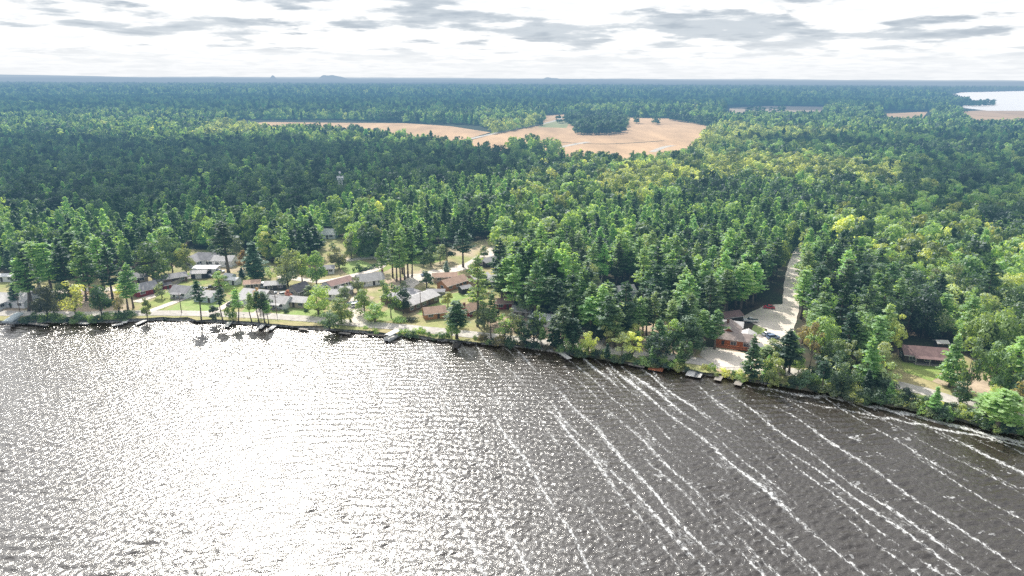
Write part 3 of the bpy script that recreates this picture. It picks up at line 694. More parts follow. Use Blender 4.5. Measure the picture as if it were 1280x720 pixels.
 (1208, 496, 62, 26, 'airy', 'leaf', 'tall loose tree on bare sandy ground east of the pointed conifer'), 
 (1240, 500, 62, 34, 'leafy', 'leaf', 'large round-crowned tree between the lakeshore road and the dark shed'), (1222, 458, 60, 38, 'leafy', 'leaf', None), (1246, 460, 66, 38, 'leafy', 'leaf', None), (1262, 480, 40, 30, 'leafy', 'leaf_dark', None),
 (1246, 536, 44, 44, 'pine', 'pine', 'spreading bright green pine at the waters edge at the east end of the bank'), (1275, 525, 44, 26, 'airy', 'leaf_tan', 'tan thinning tree beside the spreading waterside pine'),
 (1270, 510, 50, 30, 'leafy', 'leaf_dark', None), (1290, 500, 60, 34, 'leafy', 'leaf', None), (1212, 442, 50, 34, 'leafy', 'leaf', None),
]
G_SLIM = ('slender pine of the row on the rocky lake bank in front of the white houses', 'slender pines on the rocky bank')
G_ROW = ('neat oval green tree in the close row along the driveway loop', 'oval trees by the driveway loop')
G_PINE = ('tall green pine growing in the woods around and behind the lakeside houses', 'pines of the lakeside woods')
G_LEAF = ('full green broadleaf tree growing in the woods around and behind the lakeside houses', 'broadleaf trees of the lakeside woods')
for t in TREES:
    px, py, hp, wp_, kind, mat, lab = t[:7]; lean = t[8] if len(t) > 8 else 0.0; grp = None
    if lab == 'slim': lab, grp = G_SLIM
    elif lab == 'row': lab, grp = G_ROW
    elif lab is None:
        lab, grp = G_PINE if kind in ('pine', 'slim') else G_LEAF if kind != 'spruce' else ('dark spruce partly hidden among the trees north of the dark conical spruce', None)
    ptree(px, py, hp, wp_, kind, mat, lab, grp, lean)
for px, py, h in [(491, 347, 64), (496, 352, 66), (501, 356, 70), (506, 350, 68), (510, 347, 66), (515, 347, 64), (503, 342, 60)]:
    ptree(px, py, h, 19, 'pine', 'pine', 'tall bare-stemmed pine in the tight cluster beside the street corner', 'pines of the tight cluster')
for px, py, h in [(785, 426, 52), (791, 421, 54), (797, 424, 56), (803, 421, 52), (808, 420, 50), (815, 419, 56), (828, 416, 54), (838, 424, 52), (796, 410, 50), (820, 408, 52)]:
    ptree(px, py, h, 20, 'pine', 'pine_pale', 'thin bare-stemmed pine in the open sandy grove west of the lodge', 'pines of the sandy grove')
for px, py, h in [(627, 381, 62), (633, 383, 64), (640, 381, 66), (651, 380, 76), (660, 381, 80), (664, 384, 80), (672, 384, 78), (680, 386, 82), (687, 389, 84), (696, 388, 80), (704, 392, 80), (715, 392, 80), (646, 372, 74), (656, 372, 76), (668, 374, 78), (678, 376, 80), (690, 378, 80), (700, 380, 80)]:
    ptree(px, py, h, 25, 'pine', 'pine', 'tall straight pine at the front edge of the dense pine grove with bare stems showing', 'edge pines of the dense grove')

# more trees between the houses and along the bank
for i in range(46):
    px = rng.uniform(600, 1250); py = np.interp(px, [q[0] for q in SHORE], [q[1] for q in SHORE]) - rng.uniform(3, 9) - (rng.random() < .35) * 14
    if 868 < px < 950: continue
    k_ = ['airy', 'leafy', 'leafy', 'slim', 'spruce'][rng.integers(5)]
    if 1115 < px < 1235:
        if rng.random() < .6: continue
    m_ = ['leaf', 'leaf_pale', 'leaf_dark', 'leaf_willow'][rng.integers(4)] if k_ in ('airy', 'leafy') else 'pine'
    h_ = rng.uniform(20, 40)
    noun = {'airy': 'leafy tree', 'leafy': 'leafy tree', 'slim': 'thin pine', 'spruce': 'young conifer'}[k_]
    ptree(px, py, h_, h_ * (.75 if k_ in ('airy', 'leafy') else .42), k_, m_, f'middling {noun} growing right on the bank east of the village', f'bank row of each {noun}')
for px, py in [(62, 385), (78, 380), (150, 372), (276, 362), (330, 386), (338, 352), (388, 372), (448, 366), (480, 372), (533, 360), (560, 384),
               (600, 378), (606, 366), (590, 345), (622, 345), (602, 392), (575, 408), (610, 408), (400, 312), (418, 318), (520, 322), (605, 322), (268, 320), (226, 328), (296, 320), (505, 366)]:
    h_ = rng.uniform(14, 26); k_ = ['leafy', 'oval', 'leafy', 'airy'][rng.integers(4)]
    ptree(px, py, h_, h_ * rng.uniform(.7, .95), k_, ['leaf', 'leaf_pale', 'leaf', 'leaf_willow'][rng.integers(4)], 'bright rounded garden tree standing between the village houses', 'garden trees of the village')

# lake-bank shrubs
def shore_at(px):
    for (a, b_), (c, d) in zip(SHORE, SHORE[1:]):
        if a <= px <= c: return b_ + (d - b_) * (px - a) / (c - a)
def shrubs(x0, x1, n, hp, mats, label, group, dy=(-6, -1)):
    for i in range(n):
        px = x0 + (x1 - x0) * (i + rng.random()) / n; py = shore_at(px) + rng.uniform(*dy)
        v = at(px, py, 1.0); k = mpp(px, py); h = hp * k * rng.uniform(.6, 1.35)
        plant(v.x, v.y, 'bush', mats[rng.integers(len(mats))], h, h * rng.uniform(1.2, 2.0), label, group, z=0.7 if py > shore_at(px) - 3 else 1.2)
shrubs(28, 165, 32, 7, ['leaf_dark', 'leaf', 'leaf'], 'dark green shrub crowding the bank east of the canopied boat lift', 'shrubs by the boat lift')
shrubs(455, 475, 4, 6, ['leaf_dark', 'leaf'], 'small shrub on the rocky bank west of the white pontoon boat', 'shrubs west of the pontoon boat')
shrubs(500, 560, 13, 8, ['leaf_dark', 'leaf'], 'green shrub on the bank between the white pontoon boat and the full pine', 'shrubs east of the pontoon boat')
shrubs(590, 700, 20, 8, ['leaf_dark', 'leaf', 'leaf_tan'], 'low shrub on the bank in front of the dense pine grove', 'shrubs below the pine grove')
shrubs(700, 860, 34, 9, ['leaf_dark', 'leaf', 'leaf_pale'], 'green shrub lining the bank between the small dock and the orange platform', 'shrubs near the orange platform')
shrubs(880, 1000, 18, 8, ['leaf', 'leaf_dark', 'leaf_pale'], 'green shrub on the bank in front of the orange-walled lodge', 'shrubs below the lodge')
shrubs(1000, 1110, 40, 13, ['leaf', 'leaf_dark', 'leaf_willow', 'leaf_pale'], 'dense green shrub in the unbroken thicket along the surf-washed bank', 'shrubs of the surf-washed bank', (-16, -1))
shrubs(1110, 1300, 62, 11, ['leaf', 'leaf_dark', 'leaf_willow', 'leaf_pale'], 'dense green shrub in the unbroken thicket along the surf-washed bank', 'shrubs of the surf-washed bank', (-11, -1))
for px, py, h in [(1040, 472, 30), (1050, 480, 26), (1095, 490, 26), (1132, 502, 17), (1150, 507, 12), (1020, 474, 26), (1070, 486, 30), (1105, 496, 24)]:
    ptree(px, py, h, h * .9, 'airy' if h > 24 else 'leafy', ['leaf', 'leaf_willow', 'leaf_dark'][rng.integers(3)], 'small leafy tree in the thicket between the lakeshore road and the surf', 'small trees of the thicket')
ptree(500, 401, 6, 22, 'bush', 'leaf', 'long low clipped bush at the roadside by the long grey-roofed house'); ptree(513, 401.5, 6, 18, 'bush', 'leaf_brown', 'low reddish bush at the roadside by the long grey-roofed house')
for px, py in [(455, 338), (462, 336), (468, 334)]: ptree(px, py, 5, 12, 'bush', 'leaf_dark', 'dark low bush of the hedge along the curving driveway', 'hedge bushes on the driveway')

# ------------------------------------------------------------------ woodland fill
CLEAR = [
 [(-200, 430), (-200, 352), (40, 345), (100, 352), (165, 345), (200, 335), (235, 312), (300, 312), (348, 336), (395, 335), (400, 296), (432, 296), (445, 322), (520, 328), (560, 312), (598, 302), (625, 300), (628, 330), (620, 362), (640, 398), (700, 412), (740, 424), (770, 440), (860, 446), (905, 430), (1000, 440), (1010, 452), (1065, 458), (1180, 482), (1240, 496), (1330, 520), (1500, 560), (1500, 620), (930, 485)],
 [(870, 405), (930, 392), (944, 376), (958, 366), (970, 345), (978, 318), (1006, 318), (1000, 345), (996, 405), (1010, 425), (1010, 455), (970, 470), (860, 445)],
 [(1108, 492), (1100, 445), (1125, 430), (1192, 430), (1222, 462), (1262, 484), (1262, 515), (1190, 500)],
 [(1225, 440), (1290, 430), (1290, 455), (1230, 460)],
 [(735, 372), (760, 362), (798, 360), (805, 400), (770, 410), (738, 402)], [(760, 325), (775, 325), (775, 340), (758, 342)],
 [(776, 440), (780, 400), (850, 400), (860, 430), (840, 445)], [(1026, 408), (1062, 400), (1066, 430), (1032, 432)],
] + F_TAN + F_PALE + [FARLAKE, [(1100, 138), (1170, 138), (1160, 156), (1105, 157)], [(1185, 134), (1420, 132), (1420, 160), (1215, 160)], [(905, 132), (1036, 132), (1028, 149), (905, 150)],
 [(420, 150), (600, 157), (620, 166), (590, 180), (580, 190), (500, 180), (430, 168)], [(585, 180), (880, 155), (892, 160), (858, 204), (820, 210), (700, 208), (640, 203), (590, 196)], [(1210, 128), (1290, 128), (1290, 146), (1215, 146)], [(285, 150), (430, 150), (440, 171), (350, 169), (285, 160)]]
CLEAR += [[(426, 292), (426, 285), (433, 285), (433, 292)]]
def scatter(ymin, ymax, step):
    ys = np.arange(ymin, ymax, step); P = []
    for yv in ys:
        hw = yv * 0.80 + 25; xs = np.arange(-hw, hw, step)
        P.append(np.stack([xs + rng.uniform(-.45, .45, len(xs)) * step, np.full(len(xs), yv) + rng.uniform(-.45, .45, len(xs)) * step], 1))
    P = np.concatenate(P); px, py = topix(P[:, 0], P[:, 1])
    bad = np.zeros(len(P), bool)
    for c in CLEAR: bad |= inpoly(px, py, c)
    bad |= P[:, 1] < np.interp(P[:, 0], sh[:, 0], sh[:, 1]) + 9
    return P[~bad], px[~bad], py[~bad]
def vnoise(x, y, s, seed):
    r = np.random.default_rng(seed); v = np.zeros_like(x)
    for _ in range(9):
        a = r.random() * 6.28; k = 2 * PI / s * r.uniform(.6, 1.7); v += np.sin(k * (x * math.cos(a) + y * math.sin(a)) + r.random() * 6.28)
    return v / 3.0
def species(P, px, py):
    n = len(P); d = P[:, 1]
    pp = np.full(n, 0.24)
    pp = np.where((px > 430) & (px < 1090) & (d < 520), 0.80, pp)
    pp = np.where((px <= 430) & (d < 420), 0.8, pp)
    pp = np.where((px > 1060) & (d < 420), 0.30, pp)
    pp += 0.32 * vnoise(P[:, 0], P[:, 1], 140, 1)
    isp = rng.random(n) < np.clip(pp, 0.03, 0.95)
    pale = vnoise(P[:, 0], P[:, 1], 260, 2) + 0.5 * vnoise(P[:, 0], P[:, 1], 60, 3)
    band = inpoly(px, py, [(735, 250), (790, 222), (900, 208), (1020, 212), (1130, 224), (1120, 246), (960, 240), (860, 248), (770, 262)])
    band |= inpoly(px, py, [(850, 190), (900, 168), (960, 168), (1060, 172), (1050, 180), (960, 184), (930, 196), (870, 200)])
    mid_lit = inpoly(px, py, [(560, 300), (700, 200), (860, 165), (1000, 170), (1120, 230), (1280, 300), (1280, 400), (1080, 380), (1050, 300), (900, 262)])  # broadleaf stand; its extra pale leaves put sunlit brightness into the colour
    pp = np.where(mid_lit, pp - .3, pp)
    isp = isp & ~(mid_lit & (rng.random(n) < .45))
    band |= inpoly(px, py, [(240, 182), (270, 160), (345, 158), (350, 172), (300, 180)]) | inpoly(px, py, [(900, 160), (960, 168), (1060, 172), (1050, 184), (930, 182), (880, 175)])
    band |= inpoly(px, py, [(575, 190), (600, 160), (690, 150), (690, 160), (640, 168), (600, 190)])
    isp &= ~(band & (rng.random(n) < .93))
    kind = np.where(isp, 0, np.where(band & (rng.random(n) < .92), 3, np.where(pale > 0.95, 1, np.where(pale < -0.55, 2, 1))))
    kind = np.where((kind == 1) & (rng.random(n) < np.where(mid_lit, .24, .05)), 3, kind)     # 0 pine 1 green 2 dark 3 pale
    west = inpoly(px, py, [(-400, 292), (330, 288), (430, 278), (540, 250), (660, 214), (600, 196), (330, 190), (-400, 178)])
    kind = np.where(west & (kind != 0) & (rng.random(n) < .8), 2, kind)  # darker leaves swapped in here deepen the cloud shade by colour
    return kind

N_EACH = 300
P1, px1, py1 = scatter(190, 560, 6.3)
k1 = species(P1, px1, py1); order = np.argsort(np.hypot(P1[:, 0], P1[:, 1]))
vis = (px1 > -25) & (px1 < 1305) & (py1 > 0)
left = {'pine_tree': N_EACH - counts.get('pine_tree', 0), 'broadleaf_tree': N_EACH - counts.get('broadleaf_tree', 0)}
single = np.zeros(len(P1), bool)
for i in order:
    name = 'pine_tree' if k1[i] == 0 else 'broadleaf_tree'
    if vis[i] and left[name] > 0:
        left[name] -= 1; single[i] = True
        if k1[i] == 0:
            mat = 'pine' if rng.random() < .8 else 'pine_pale'
            plant(P1[i, 0], P1[i, 1], 'pine', mat, rng.uniform(15, 24.5), rng.uniform(6.2, 9.2), *G_PINE)
        else:
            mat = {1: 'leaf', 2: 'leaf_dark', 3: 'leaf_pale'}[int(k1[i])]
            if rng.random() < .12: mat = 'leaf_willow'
            plant(P1[i, 0], P1[i, 1], 'leafy' if rng.random() < .75 else 'airy', mat, rng.uniform(11, 17), rng.uniform(7.5, 12), *G_LEAF)

# simplified crowns for the trees beyond, used by the scattered woods
def lod(key, crown, mat):
    C, N, leaf, limbs = crown; V, Qd = quads_at(C, N, leaf, 5)
    me = np_mesh(key, V, Qd, MAT[mat]); o = bpy.data.objects.new(key, me); return o
LOD = {}
def mid_pine(s): return pine_crown(s, 20, 0.30, 3.7, 0.62, 0.52)
def mid_leaf(s): return leaf_crown(s, 15, 0.05, 4.9, 20, 34, .62, 1, .35)
def far_leaf(s): return leaf_crown(s, 15, 0.0, 5.5, 12, 16, 1.1, 1, .4)
def far_pine(s):
    C, N, l, L = pine_crown(s, 20, 0.2, 3.9, 0.38, 0.95); return C, N, l, L
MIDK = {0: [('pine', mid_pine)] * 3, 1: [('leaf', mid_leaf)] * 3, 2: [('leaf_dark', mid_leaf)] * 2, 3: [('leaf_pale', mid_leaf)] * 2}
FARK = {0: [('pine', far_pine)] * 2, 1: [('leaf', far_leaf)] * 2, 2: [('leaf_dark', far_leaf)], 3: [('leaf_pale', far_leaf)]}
def lods(table, tag_):
    return {k: [lod(f'{tag_}{k}{i}', fn(900 + 17 * k + i), m) for i, (m, fn) in enumerate(v_)] for k, v_ in table.items()}
midp, farp = lods(MIDK, 'mid'), lods(FARK, 'far')

def woods(name, label, cat, pts, protos):
    """pts: list of (x, y, z, sxy, sz, rot, proto index)"""
    A = np.array(pts, np.float32); me = bpy.data.meshes.new(name); me.vertices.add(len(A)); me.vertices.foreach_set('co', A[:, :3].ravel())
    for nm, col in (('sxy', 3), ('sz', 4), ('rot', 5)):
        a = me.attributes.new(nm, 'FLOAT', 'POINT'); a.data.foreach_set('value', A[:, col].copy())
    a = me.attributes.new('which', 'INT', 'POINT'); a.data.foreach_set('value', A[:, 6].astype(np.int32))
    me.update(); o = bpy.data.objects.new(name, me); COL.objects.link(o); tag(o, label, cat, None, 'stuff')
    ng = bpy.data.node_groups.new(name, 'GeometryNodeTree'); ng.interface.new_socket('Geometry', in_out='INPUT', socket_type='NodeSocketGeometry'); ng.interface.new_socket('Geometry', in_out='OUTPUT', socket_type='NodeSocketGeometry')
    N_, L_ = ng.nodes, ng.links; gi, go = N_.new('NodeGroupInput'), N_.new('NodeGroupOutput'); jn = N_.new('GeometryNodeJoinGeometry')
    def attr(nm, ty='FLOAT'):
        n = N_.new('GeometryNodeInputNamedAttribute'); n.data_type = ty; n.inputs[0].default_value = nm
        return n.outputs[0]
    sx, sz_, ro, wh = attr('sxy'), attr('sz'), attr('rot'), attr('which', 'INT')
    cs = N_.new('ShaderNodeCombineXYZ'); L_.new(sx, cs.inputs[0]); L_.new(sx, cs.inputs[1]); L_.new(sz_, cs.inputs[2])
    cr = N_.new('ShaderNodeCombineXYZ'); L_.new(ro, cr.inputs[2])
    for i, po in enumerate(protos):
        oi = N_.new('GeometryNodeObjectInfo'); oi.inputs['Object'].default_value = po; oi.inputs['As Instance'].default_value = False
        cp = N_.new('FunctionNodeCompare'); cp.data_type = 'INT'; cp.operation = 'EQUAL'; L_.new(wh, cp.inputs[2]); cp.inputs[3].default_value = i
        ip = N_.new('GeometryNodeInstanceOnPoints'); L_.new(gi.outputs[0], ip.inputs['Points']); L_.new(cp.outputs[0], ip.inputs['Selection'])
        L_.new(oi.outputs['Geometry'], ip.inputs['Instance']); L_.new(cs.outputs[0], ip.inputs['Scale']); L_.new(cr.outputs[0], ip.inputs['Rotation'])
        L_.new(ip.outputs[0], jn.inputs[0])
    L_.new(jn.outputs[0], go.inputs[0]); md = o.modifiers.new('woods', 'NODES'); md.node_group = ng
    return o
pine_pts, leaf_pts = [], []
protos_p = midp[0] + farp[0]; protos_l = midp[1] + midp[2] + midp[3] + farp[1] + farp[2] + farp[3]
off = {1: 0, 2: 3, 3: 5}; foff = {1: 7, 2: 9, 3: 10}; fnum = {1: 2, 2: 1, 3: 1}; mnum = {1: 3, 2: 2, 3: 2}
def emit(P, K, far, s0=1.0, keep=None):
    for i in range(len(P)):
        if keep is not None and not keep[i]: continue
        k = int(K[i]); x, y = P[i]; g = rng.uniform(.78, 1.2) * s0 * (.88 if int(K[i]) == 0 else 1.18)
        if k == 0: pine_pts.append((x, y, GZ, g * rng.uniform(1.0, 1.3), g * rng.uniform(.75, 1.0), rng.random() * 6.28, (3 + rng.integers(2)) if far else rng.integers(3)))
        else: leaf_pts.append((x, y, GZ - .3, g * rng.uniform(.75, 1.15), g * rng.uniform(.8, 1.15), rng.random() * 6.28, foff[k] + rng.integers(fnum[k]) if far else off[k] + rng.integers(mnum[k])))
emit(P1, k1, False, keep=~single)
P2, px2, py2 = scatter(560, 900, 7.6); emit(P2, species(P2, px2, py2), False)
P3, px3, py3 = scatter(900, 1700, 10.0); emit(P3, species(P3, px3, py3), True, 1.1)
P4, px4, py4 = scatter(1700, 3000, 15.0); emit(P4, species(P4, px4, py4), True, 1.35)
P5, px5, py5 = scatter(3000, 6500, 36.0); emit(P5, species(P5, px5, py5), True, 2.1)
# grove inside the field, hedgerow clumps and field trees
def grove(poly, n, k_=None, s0=1.1):
    xs = [p[0] for p in poly]; ys = [p[1] for p in poly]; c = 0
    while c < n:
        q = (rng.uniform(min(xs), max(xs)), rng.uniform(min(ys), max(ys)))
        if inpoly(np.array([q[0]]), np.array([q[1]]), poly)[0]:
            v_ = at(*q); emit(np.array([[v_.x, v_.y]]), [k_ if k_ is not None else rng.choice([1, 2, 2, 0])], True, s0); c += 1
grove([(706, 148), (740, 146), (783, 150), (782, 161), (775, 168), (724, 169), (716, 160), (704, 153)], 420, 2)
grove([(640, 192), (700, 192), (696, 199), (640, 198)], 60, 1)
grove([(672, 158), (676, 148), (681, 148), (678, 157)], 6, 1); grove([(694, 153), (700, 152), (701, 155), (695, 155)], 3, 2)
grove([(792, 154), (797, 154), (797, 155), (792, 155)], 3, 2); grove([(816, 154), (822, 154), (822, 155.5), (816, 155.5)], 4, 2)
grove([(1180, 131), (1240, 129), (1243, 132), (1200, 134.5), (1172, 135)], 150, 2, 1.2)
grove([(930, 139.5), (980, 139), (980, 141), (930, 142)], 24, 2, 1.0)
grove([(835, 150), (880, 156), (888, 158), (850, 151.5)], 60, 2)
print('woods', len(pine_pts), len(leaf_pts), counts)
woods('distant_pine_forest', 'countless distant pines of the forest stretching towards the horizon', 'forest', pine_pts, protos_p)
woods('distant_broadleaf_forest', 'countless distant broadleaf trees of the forest stretching towards the horizon', 'forest', leaf_pts, protos_l)

# rolling canopy beyond the reach of single trees
mc, nt, out = new_mat('far_canopy')
tp = nt.new('ShaderNodeNewGeometry').outputs['Position']
mp = nt.new('ShaderNodeMapping'); nt.put(mp.inputs[0], tp); mp.inputs['Scale'].default_value = (0.00035, 0.0010, 0.001)
f1 = nt.noise(mp.outputs[0], 1.0, 6, 0.65, 0.3); f2 = nt.noise(tp, 0.012, 4, 0.7)
cc = nt.mix(nt.smooth(f1, 0.4, 0.6), (0.018, 0.04, 0.026), (0.06, 0.10, 0.045)); cc = nt.mix(nt.smooth(f1, 0.66, 0.70), cc, (0.28, 0.26, 0.15))
cc = nt.mix(1.0, cc, nt.ramp(f2, [(0.3, (0.45,) * 3), (0.7, (1.5,) * 3)]), 'MULTIPLY')
dfs = nt.new('ShaderNodeBsdfDiffuse'); nt.put(dfs.inputs[0], cc); painted_haze(nt, dfs.outputs[0], out)
rs = [6000 * (1.045 ** i) for i in range(62)]; az = np.linspace(-0.95, 0.95, 420); V = []
hr = np.random.default_rng(8)
for i, r_ in enumerate(rs):
    xs = r_ * np.sin(az); ys = r_ * np.cos(az); zc_ = 12 + hr.normal(0, 4, len(az)) + 5 * vnoise(xs, ys, 1800, 21) + (r_ / 90000) * 80 * np.maximum(0, vnoise(xs, ys, 16000, 22))
    V.append(np.stack([xs, ys, zc_], 1))
V = np.concatenate(V); n_ = len(az); ii = (np.arange(len(rs) - 1)[:, None] * n_ + np.arange(n_ - 1)[None, :]).ravel()
Qc = np.stack([ii, ii + 1, ii + n_ + 1, ii + n_], 1)
qx, qy = topix(V[Qc[:, 0], 0], V[Qc[:, 0], 1]); kp = ~inpoly(qx, qy, FARLAKE)
o = bpy.data.objects.new('far_forest_land', np_mesh('far_forest_land', V, Qc[kp][:, ::-1], mc, True)); COL.objects.link(o); o['kind'] = 'structure'

# hills on the horizon
def hill(px, wpx, hpx, dist, shape):
    a = math.atan((px - 640) / F / math.cos(PITCH) * 0.955); k = dist / (F * 1.03)
    W_, H_ = wpx * k, hpx * k + 60; mb = []; r = np.random.default_rng(int(px)); nseg = 48
    vs, fs = [], []
    for j in range(9):
        for i in range(nseg + 1):
            t = i / nseg * 2 - 1; s = j / 8 * 2 - 1
            h = sum(am * math.exp(-((t - c) / wd_) ** 2 * 2.2) for c, wd_, am in shape) * (1 - s * s) * (1 - t ** 8)
            vs.append((t * W_ / 2, s * W_ * .3, (h + 0.03 * r.random()) * H_))
    for j in range(8):
        for i in range(nseg): q = j * (nseg + 1) + i; fs.append((q, q + 1, q + nseg + 2, q + nseg + 1))
    o = MB().add(vs, fs).build('hill', mc, None, True); o['kind'] = 'structure'
    o.location = (dist * math.sin(a), dist * math.cos(a), 2); o.rotation_euler = (0, 0, -a)
hill(421, 52, 3.6, 26000, [(0.1, .45, .9), (-.3, .3, .75), (.55, .4, .5)]); hill(353, 14, 2.8, 26000, [(0, .7, 1)])
hill(685, 44, 1.8, 34000, [(-.2, .4, .9), (.3, .5, .7)]); hill(60, 260, 2.2, 40000, [(-.4, .7, .8), (.3, .8, .6)])

# ------------------------------------------------------------------ houses
def prism(L, W, h, rise, ov=0.0):
    """walls with gable ends, ridge along x"""
    a, b = L / 2, W / 2
    vs = [(-a, -b, -.3), (a, -b, -.3), (a, b, -.3), (-a, b, -.3), (-a, -b, h), (a, -b, h), (a, b, h), (-a, b, h), (-a, 0, h + rise), (a, 0, h + rise)]
    return vs, [(0, 1, 5, 4), (1, 2, 6, 9, 5), (2, 3, 7, 6), (3, 0, 4, 8, 7), (4, 5, 9, 8), (6, 7, 8, 9)]
def block(root, L, W, h, rise, wall, roof, off=(0, 0), turn=0.0, ov=0.45, chimney=None, wins=True, doorx=None, front=-1, porch=False, garage=None, eave=True):
    T = Matrix.Translation((off[0], off[1], 0)) @ Matrix.Rotation(turn, 4, 'Z')
    def put(mb, name, mat, parent=root): mb.v = [tuple(T @ Vector(v)) for v in mb.v]; return mb.build(name, mat, parent)
    vs, fs = prism(L, W, h, rise); put(MB().add(vs, fs), 'wall', MAT[wall])
    mb = MB(); a = L / 2 + ov; sl = rise / (W / 2); b = W / 2 + ov; t = 0.16
    zr = h + rise + 0.03; ze = zr - sl * b
    for sg in (-1, 1):
        y = sg * b
        vs = [(-a, 0, zr), (a, 0, zr), (a, y, ze), (-a, y, ze), (-a, 0, zr + t), (a, 0, zr + t), (a, y, ze + t), (-a, y, ze + t)]
        mb.add(vs, [(0, 3, 2, 1), (4, 5, 6, 7), (0, 1, 5, 4), (1, 2, 6, 5), (2, 3, 7, 6), (3, 0, 4, 7)])
    rf = put(mb, 'roof', MAT[roof])
    if chimney is not None:
        cx, cy = chimney; zc_ = h + rise * 0.6
        put(MB().box(cx - .4, cx + .4, cy - .35, cy + .35, zc_ - .5, h + rise + .9).box(cx - .48, cx + .48, cy - .43, cy + .43, h + rise + .9, h + rise + 1.05), 'chimney', MAT['brick'], rf)
    if eave:
        mb = MB()
        for sg in (-1, 1): mb.box(-a, a, sg * b - .04 + sg * .05, sg * b + .04 + sg * .05, ze - .02, ze + t - .02)
        put(mb, 'gutter', MAT['frame'], rf)
    def window(cx, cy, ax, w_, z0, z1):
        e = 0.05; fm = MB(); pn = MB()
        def bb(mb, u0, u1, zz0, zz1, d0, d1):
            if ax == 'x': sg = 1 if cy > 0 else -1; y0, y1 = sorted((cy + sg * d0, cy + sg * d1)); mb.box(cx + u0, cx + u1, y0, y1, zz0, zz1)
            else: sg = 1 if cx > 0 else -1; x0, x1 = sorted((cx + sg * d0, cx + sg * d1)); mb.box(x0, x1, cy + u0, cy + u1, zz0, zz1)
        q = 0.12
        for u0, u1, a0, a1 in ((-w_ / 2 - q, w_ / 2 + q, z1, z1 + q), (-w_ / 2 - q, w_ / 2 + q, z0 - q, z0), (-w_ / 2 - q, -w_ / 2, z0, z1), (w_ / 2, w_ / 2 + q, z0, z1), (-.04, .04, z0, z1)): bb(fm, u0, u1, a0, a1, 0.003, 0.08)
        fo = put(fm, 'window', MAT['frame']); bb(pn, -w_ / 2, w_ / 2, z0, z1, 0.002, 0.03); put(pn, 'pane', MAT['glass'], fo)
    if wins:
        n = max(2, int(L / 3.6)); 
        for sg in (-1, 1):
            for i in range(n):
                xw = -L / 2 + L * (i + .5) / n
                if sg == front and doorx is not None and abs(xw - doorx) < 1.1: continue
                if sg == front and garage and abs(xw - garage) < 2.6: continue
                window(xw, sg * W / 2, 'x', min(1.8, L / n * .5), 1.0, min(2.1, h - .35))
        for sg in (-1, 1): window(sg * L / 2, 0.0, 'y', min(1.8, W * .25), 1.0, min(2.1, h - .35))
    y = front * W / 2
    if doorx is not None:
        y0, y1 = sorted((y + front * .004, y + front * .07)); d = put(MB().box(doorx - .48, doorx + .48, y0, y1, 0.02, 2.08), 'door', MAT['darkwood'])
        y0, y1 = sorted((y + front * .07, y + front * .13)); put(MB().box(doorx + .3, doorx + .38, y0, y1, .98, 1.06), 'handle', MAT['metal'], d)
    if garage is not None:
        y0, y1 = sorted((y + front * .004, y + front * .06)); mb = MB()
        for k in range(4): mb.box(garage - 1.35, garage + 1.35, y0, y1, .03 + k * .54, .55 + k * .54)
        put(mb, 'garage_door', MAT['frame' if wall not in ('white', 'paleblue') else 'darkwall'])
    if porch:
        y0, y1 = sorted((y, y + front * 1.9)); put(MB().box(-L * .3, L * .3, y0, y1, 0.02, 0.32), 'porch_deck', MAT['wood'])
        for xx_ in (-L * .3 + .1, 0, L * .3 - .1): put(MB().box(xx_ - .06, xx_ + .06, y + front * 1.75 - .06, y + front * 1.75 + .06, .32, h - .3), 'porch_post', MAT['frame'])
        put(MB().add([(-L * .32, y + front * .5, h - .02), (L * .32, y + front * .5, h - .02), (L * .32, y + front * 2.1, h - .35), (-L * .32, y + front * 2.1, h - .35), (-L * .32, y + front * .5, h + .08), (L * .32, y + front * .5, h + .08), (L * .32, y + front * 2.1, h - .25), (-L * .32, y + front * 2.1, h - .25)],
            [(0, 3, 2, 1), (4, 5, 6, 7), (0, 1, 5, 4), (1, 2, 6, 5), (2, 3, 7, 6), (3, 0, 4, 7)]), 'porch_roof', MAT[roof])
    return rf
def house(px, py, L, W, rot, wall, roof, label, name='house', cat='house', h=2.6, rise=None, group=None, **kw):
    v = at(px, py); root = empty(name, (v.x, v.y, GZ + .12), R(rot), label=label, cat=cat, group=group)
    L *= .82; W *= .84; h *= .95
    block(root, L, W, h, rise if rise is not None else W * .21, wall, roof, **kw); return root
A, B_ = -13, 64
r_ = house(20, 380, 20, 11, -8, 'white', 'roofpale', 'sprawling pale-roofed house behind the small dark spruce and boat lift', doorx=2, rise=2.0)
block(r_, 11, 9, 2.6, 1.6, 'white', 'roofpale', off=(-4, -6.8), turn=R(90))
house(3, 351, 17, 5, 6, 'white', 'roofwhite', 'long white mobile home at the shaded woods edge', 'mobile_home', 'mobile home', rise=.7, doorx=1)
house(34, 371, 11, 8, -8, 'greywall', 'roofgrey', 'small grey house partly hidden behind the paired pines', doorx=-2)
house(181, 367, 11, 9, 52, 'redwall', 'roofgrey', 'red-walled house with grey roof beside the small round lawn tree', doorx=2.5, rise=2.2)
house(213, 353, 16, 7, 40, 'brownwall', 'roofgrey', 'brown house with grey roof behind a wooden fence', doorx=1)
house(208.5, 361, 4, 3, 52, 'redwall', 'roofdark', 'tiny red shed near the brown fenced house', 'shed', 'shed', h=2.1, wins=False, doorx=0)
house(170, 352, 12, 8, 30, 'beige', 'roofgrey', 'beige house showing only a grey roof behind the red-walled house', doorx=1)
house(230, 370, 9.5, 8, A, 'white', 'roofgrey', 'white lakefront house with grey roof and a bright front window wall, beside the sidewalk', doorx=-2, porch=True, rise=2.0)
house(260, 375, 10, 8, A, 'paleblue', 'roofpale', 'pale blue-white lakefront house with low pale roof and wide windows', doorx=3, rise=1.6)
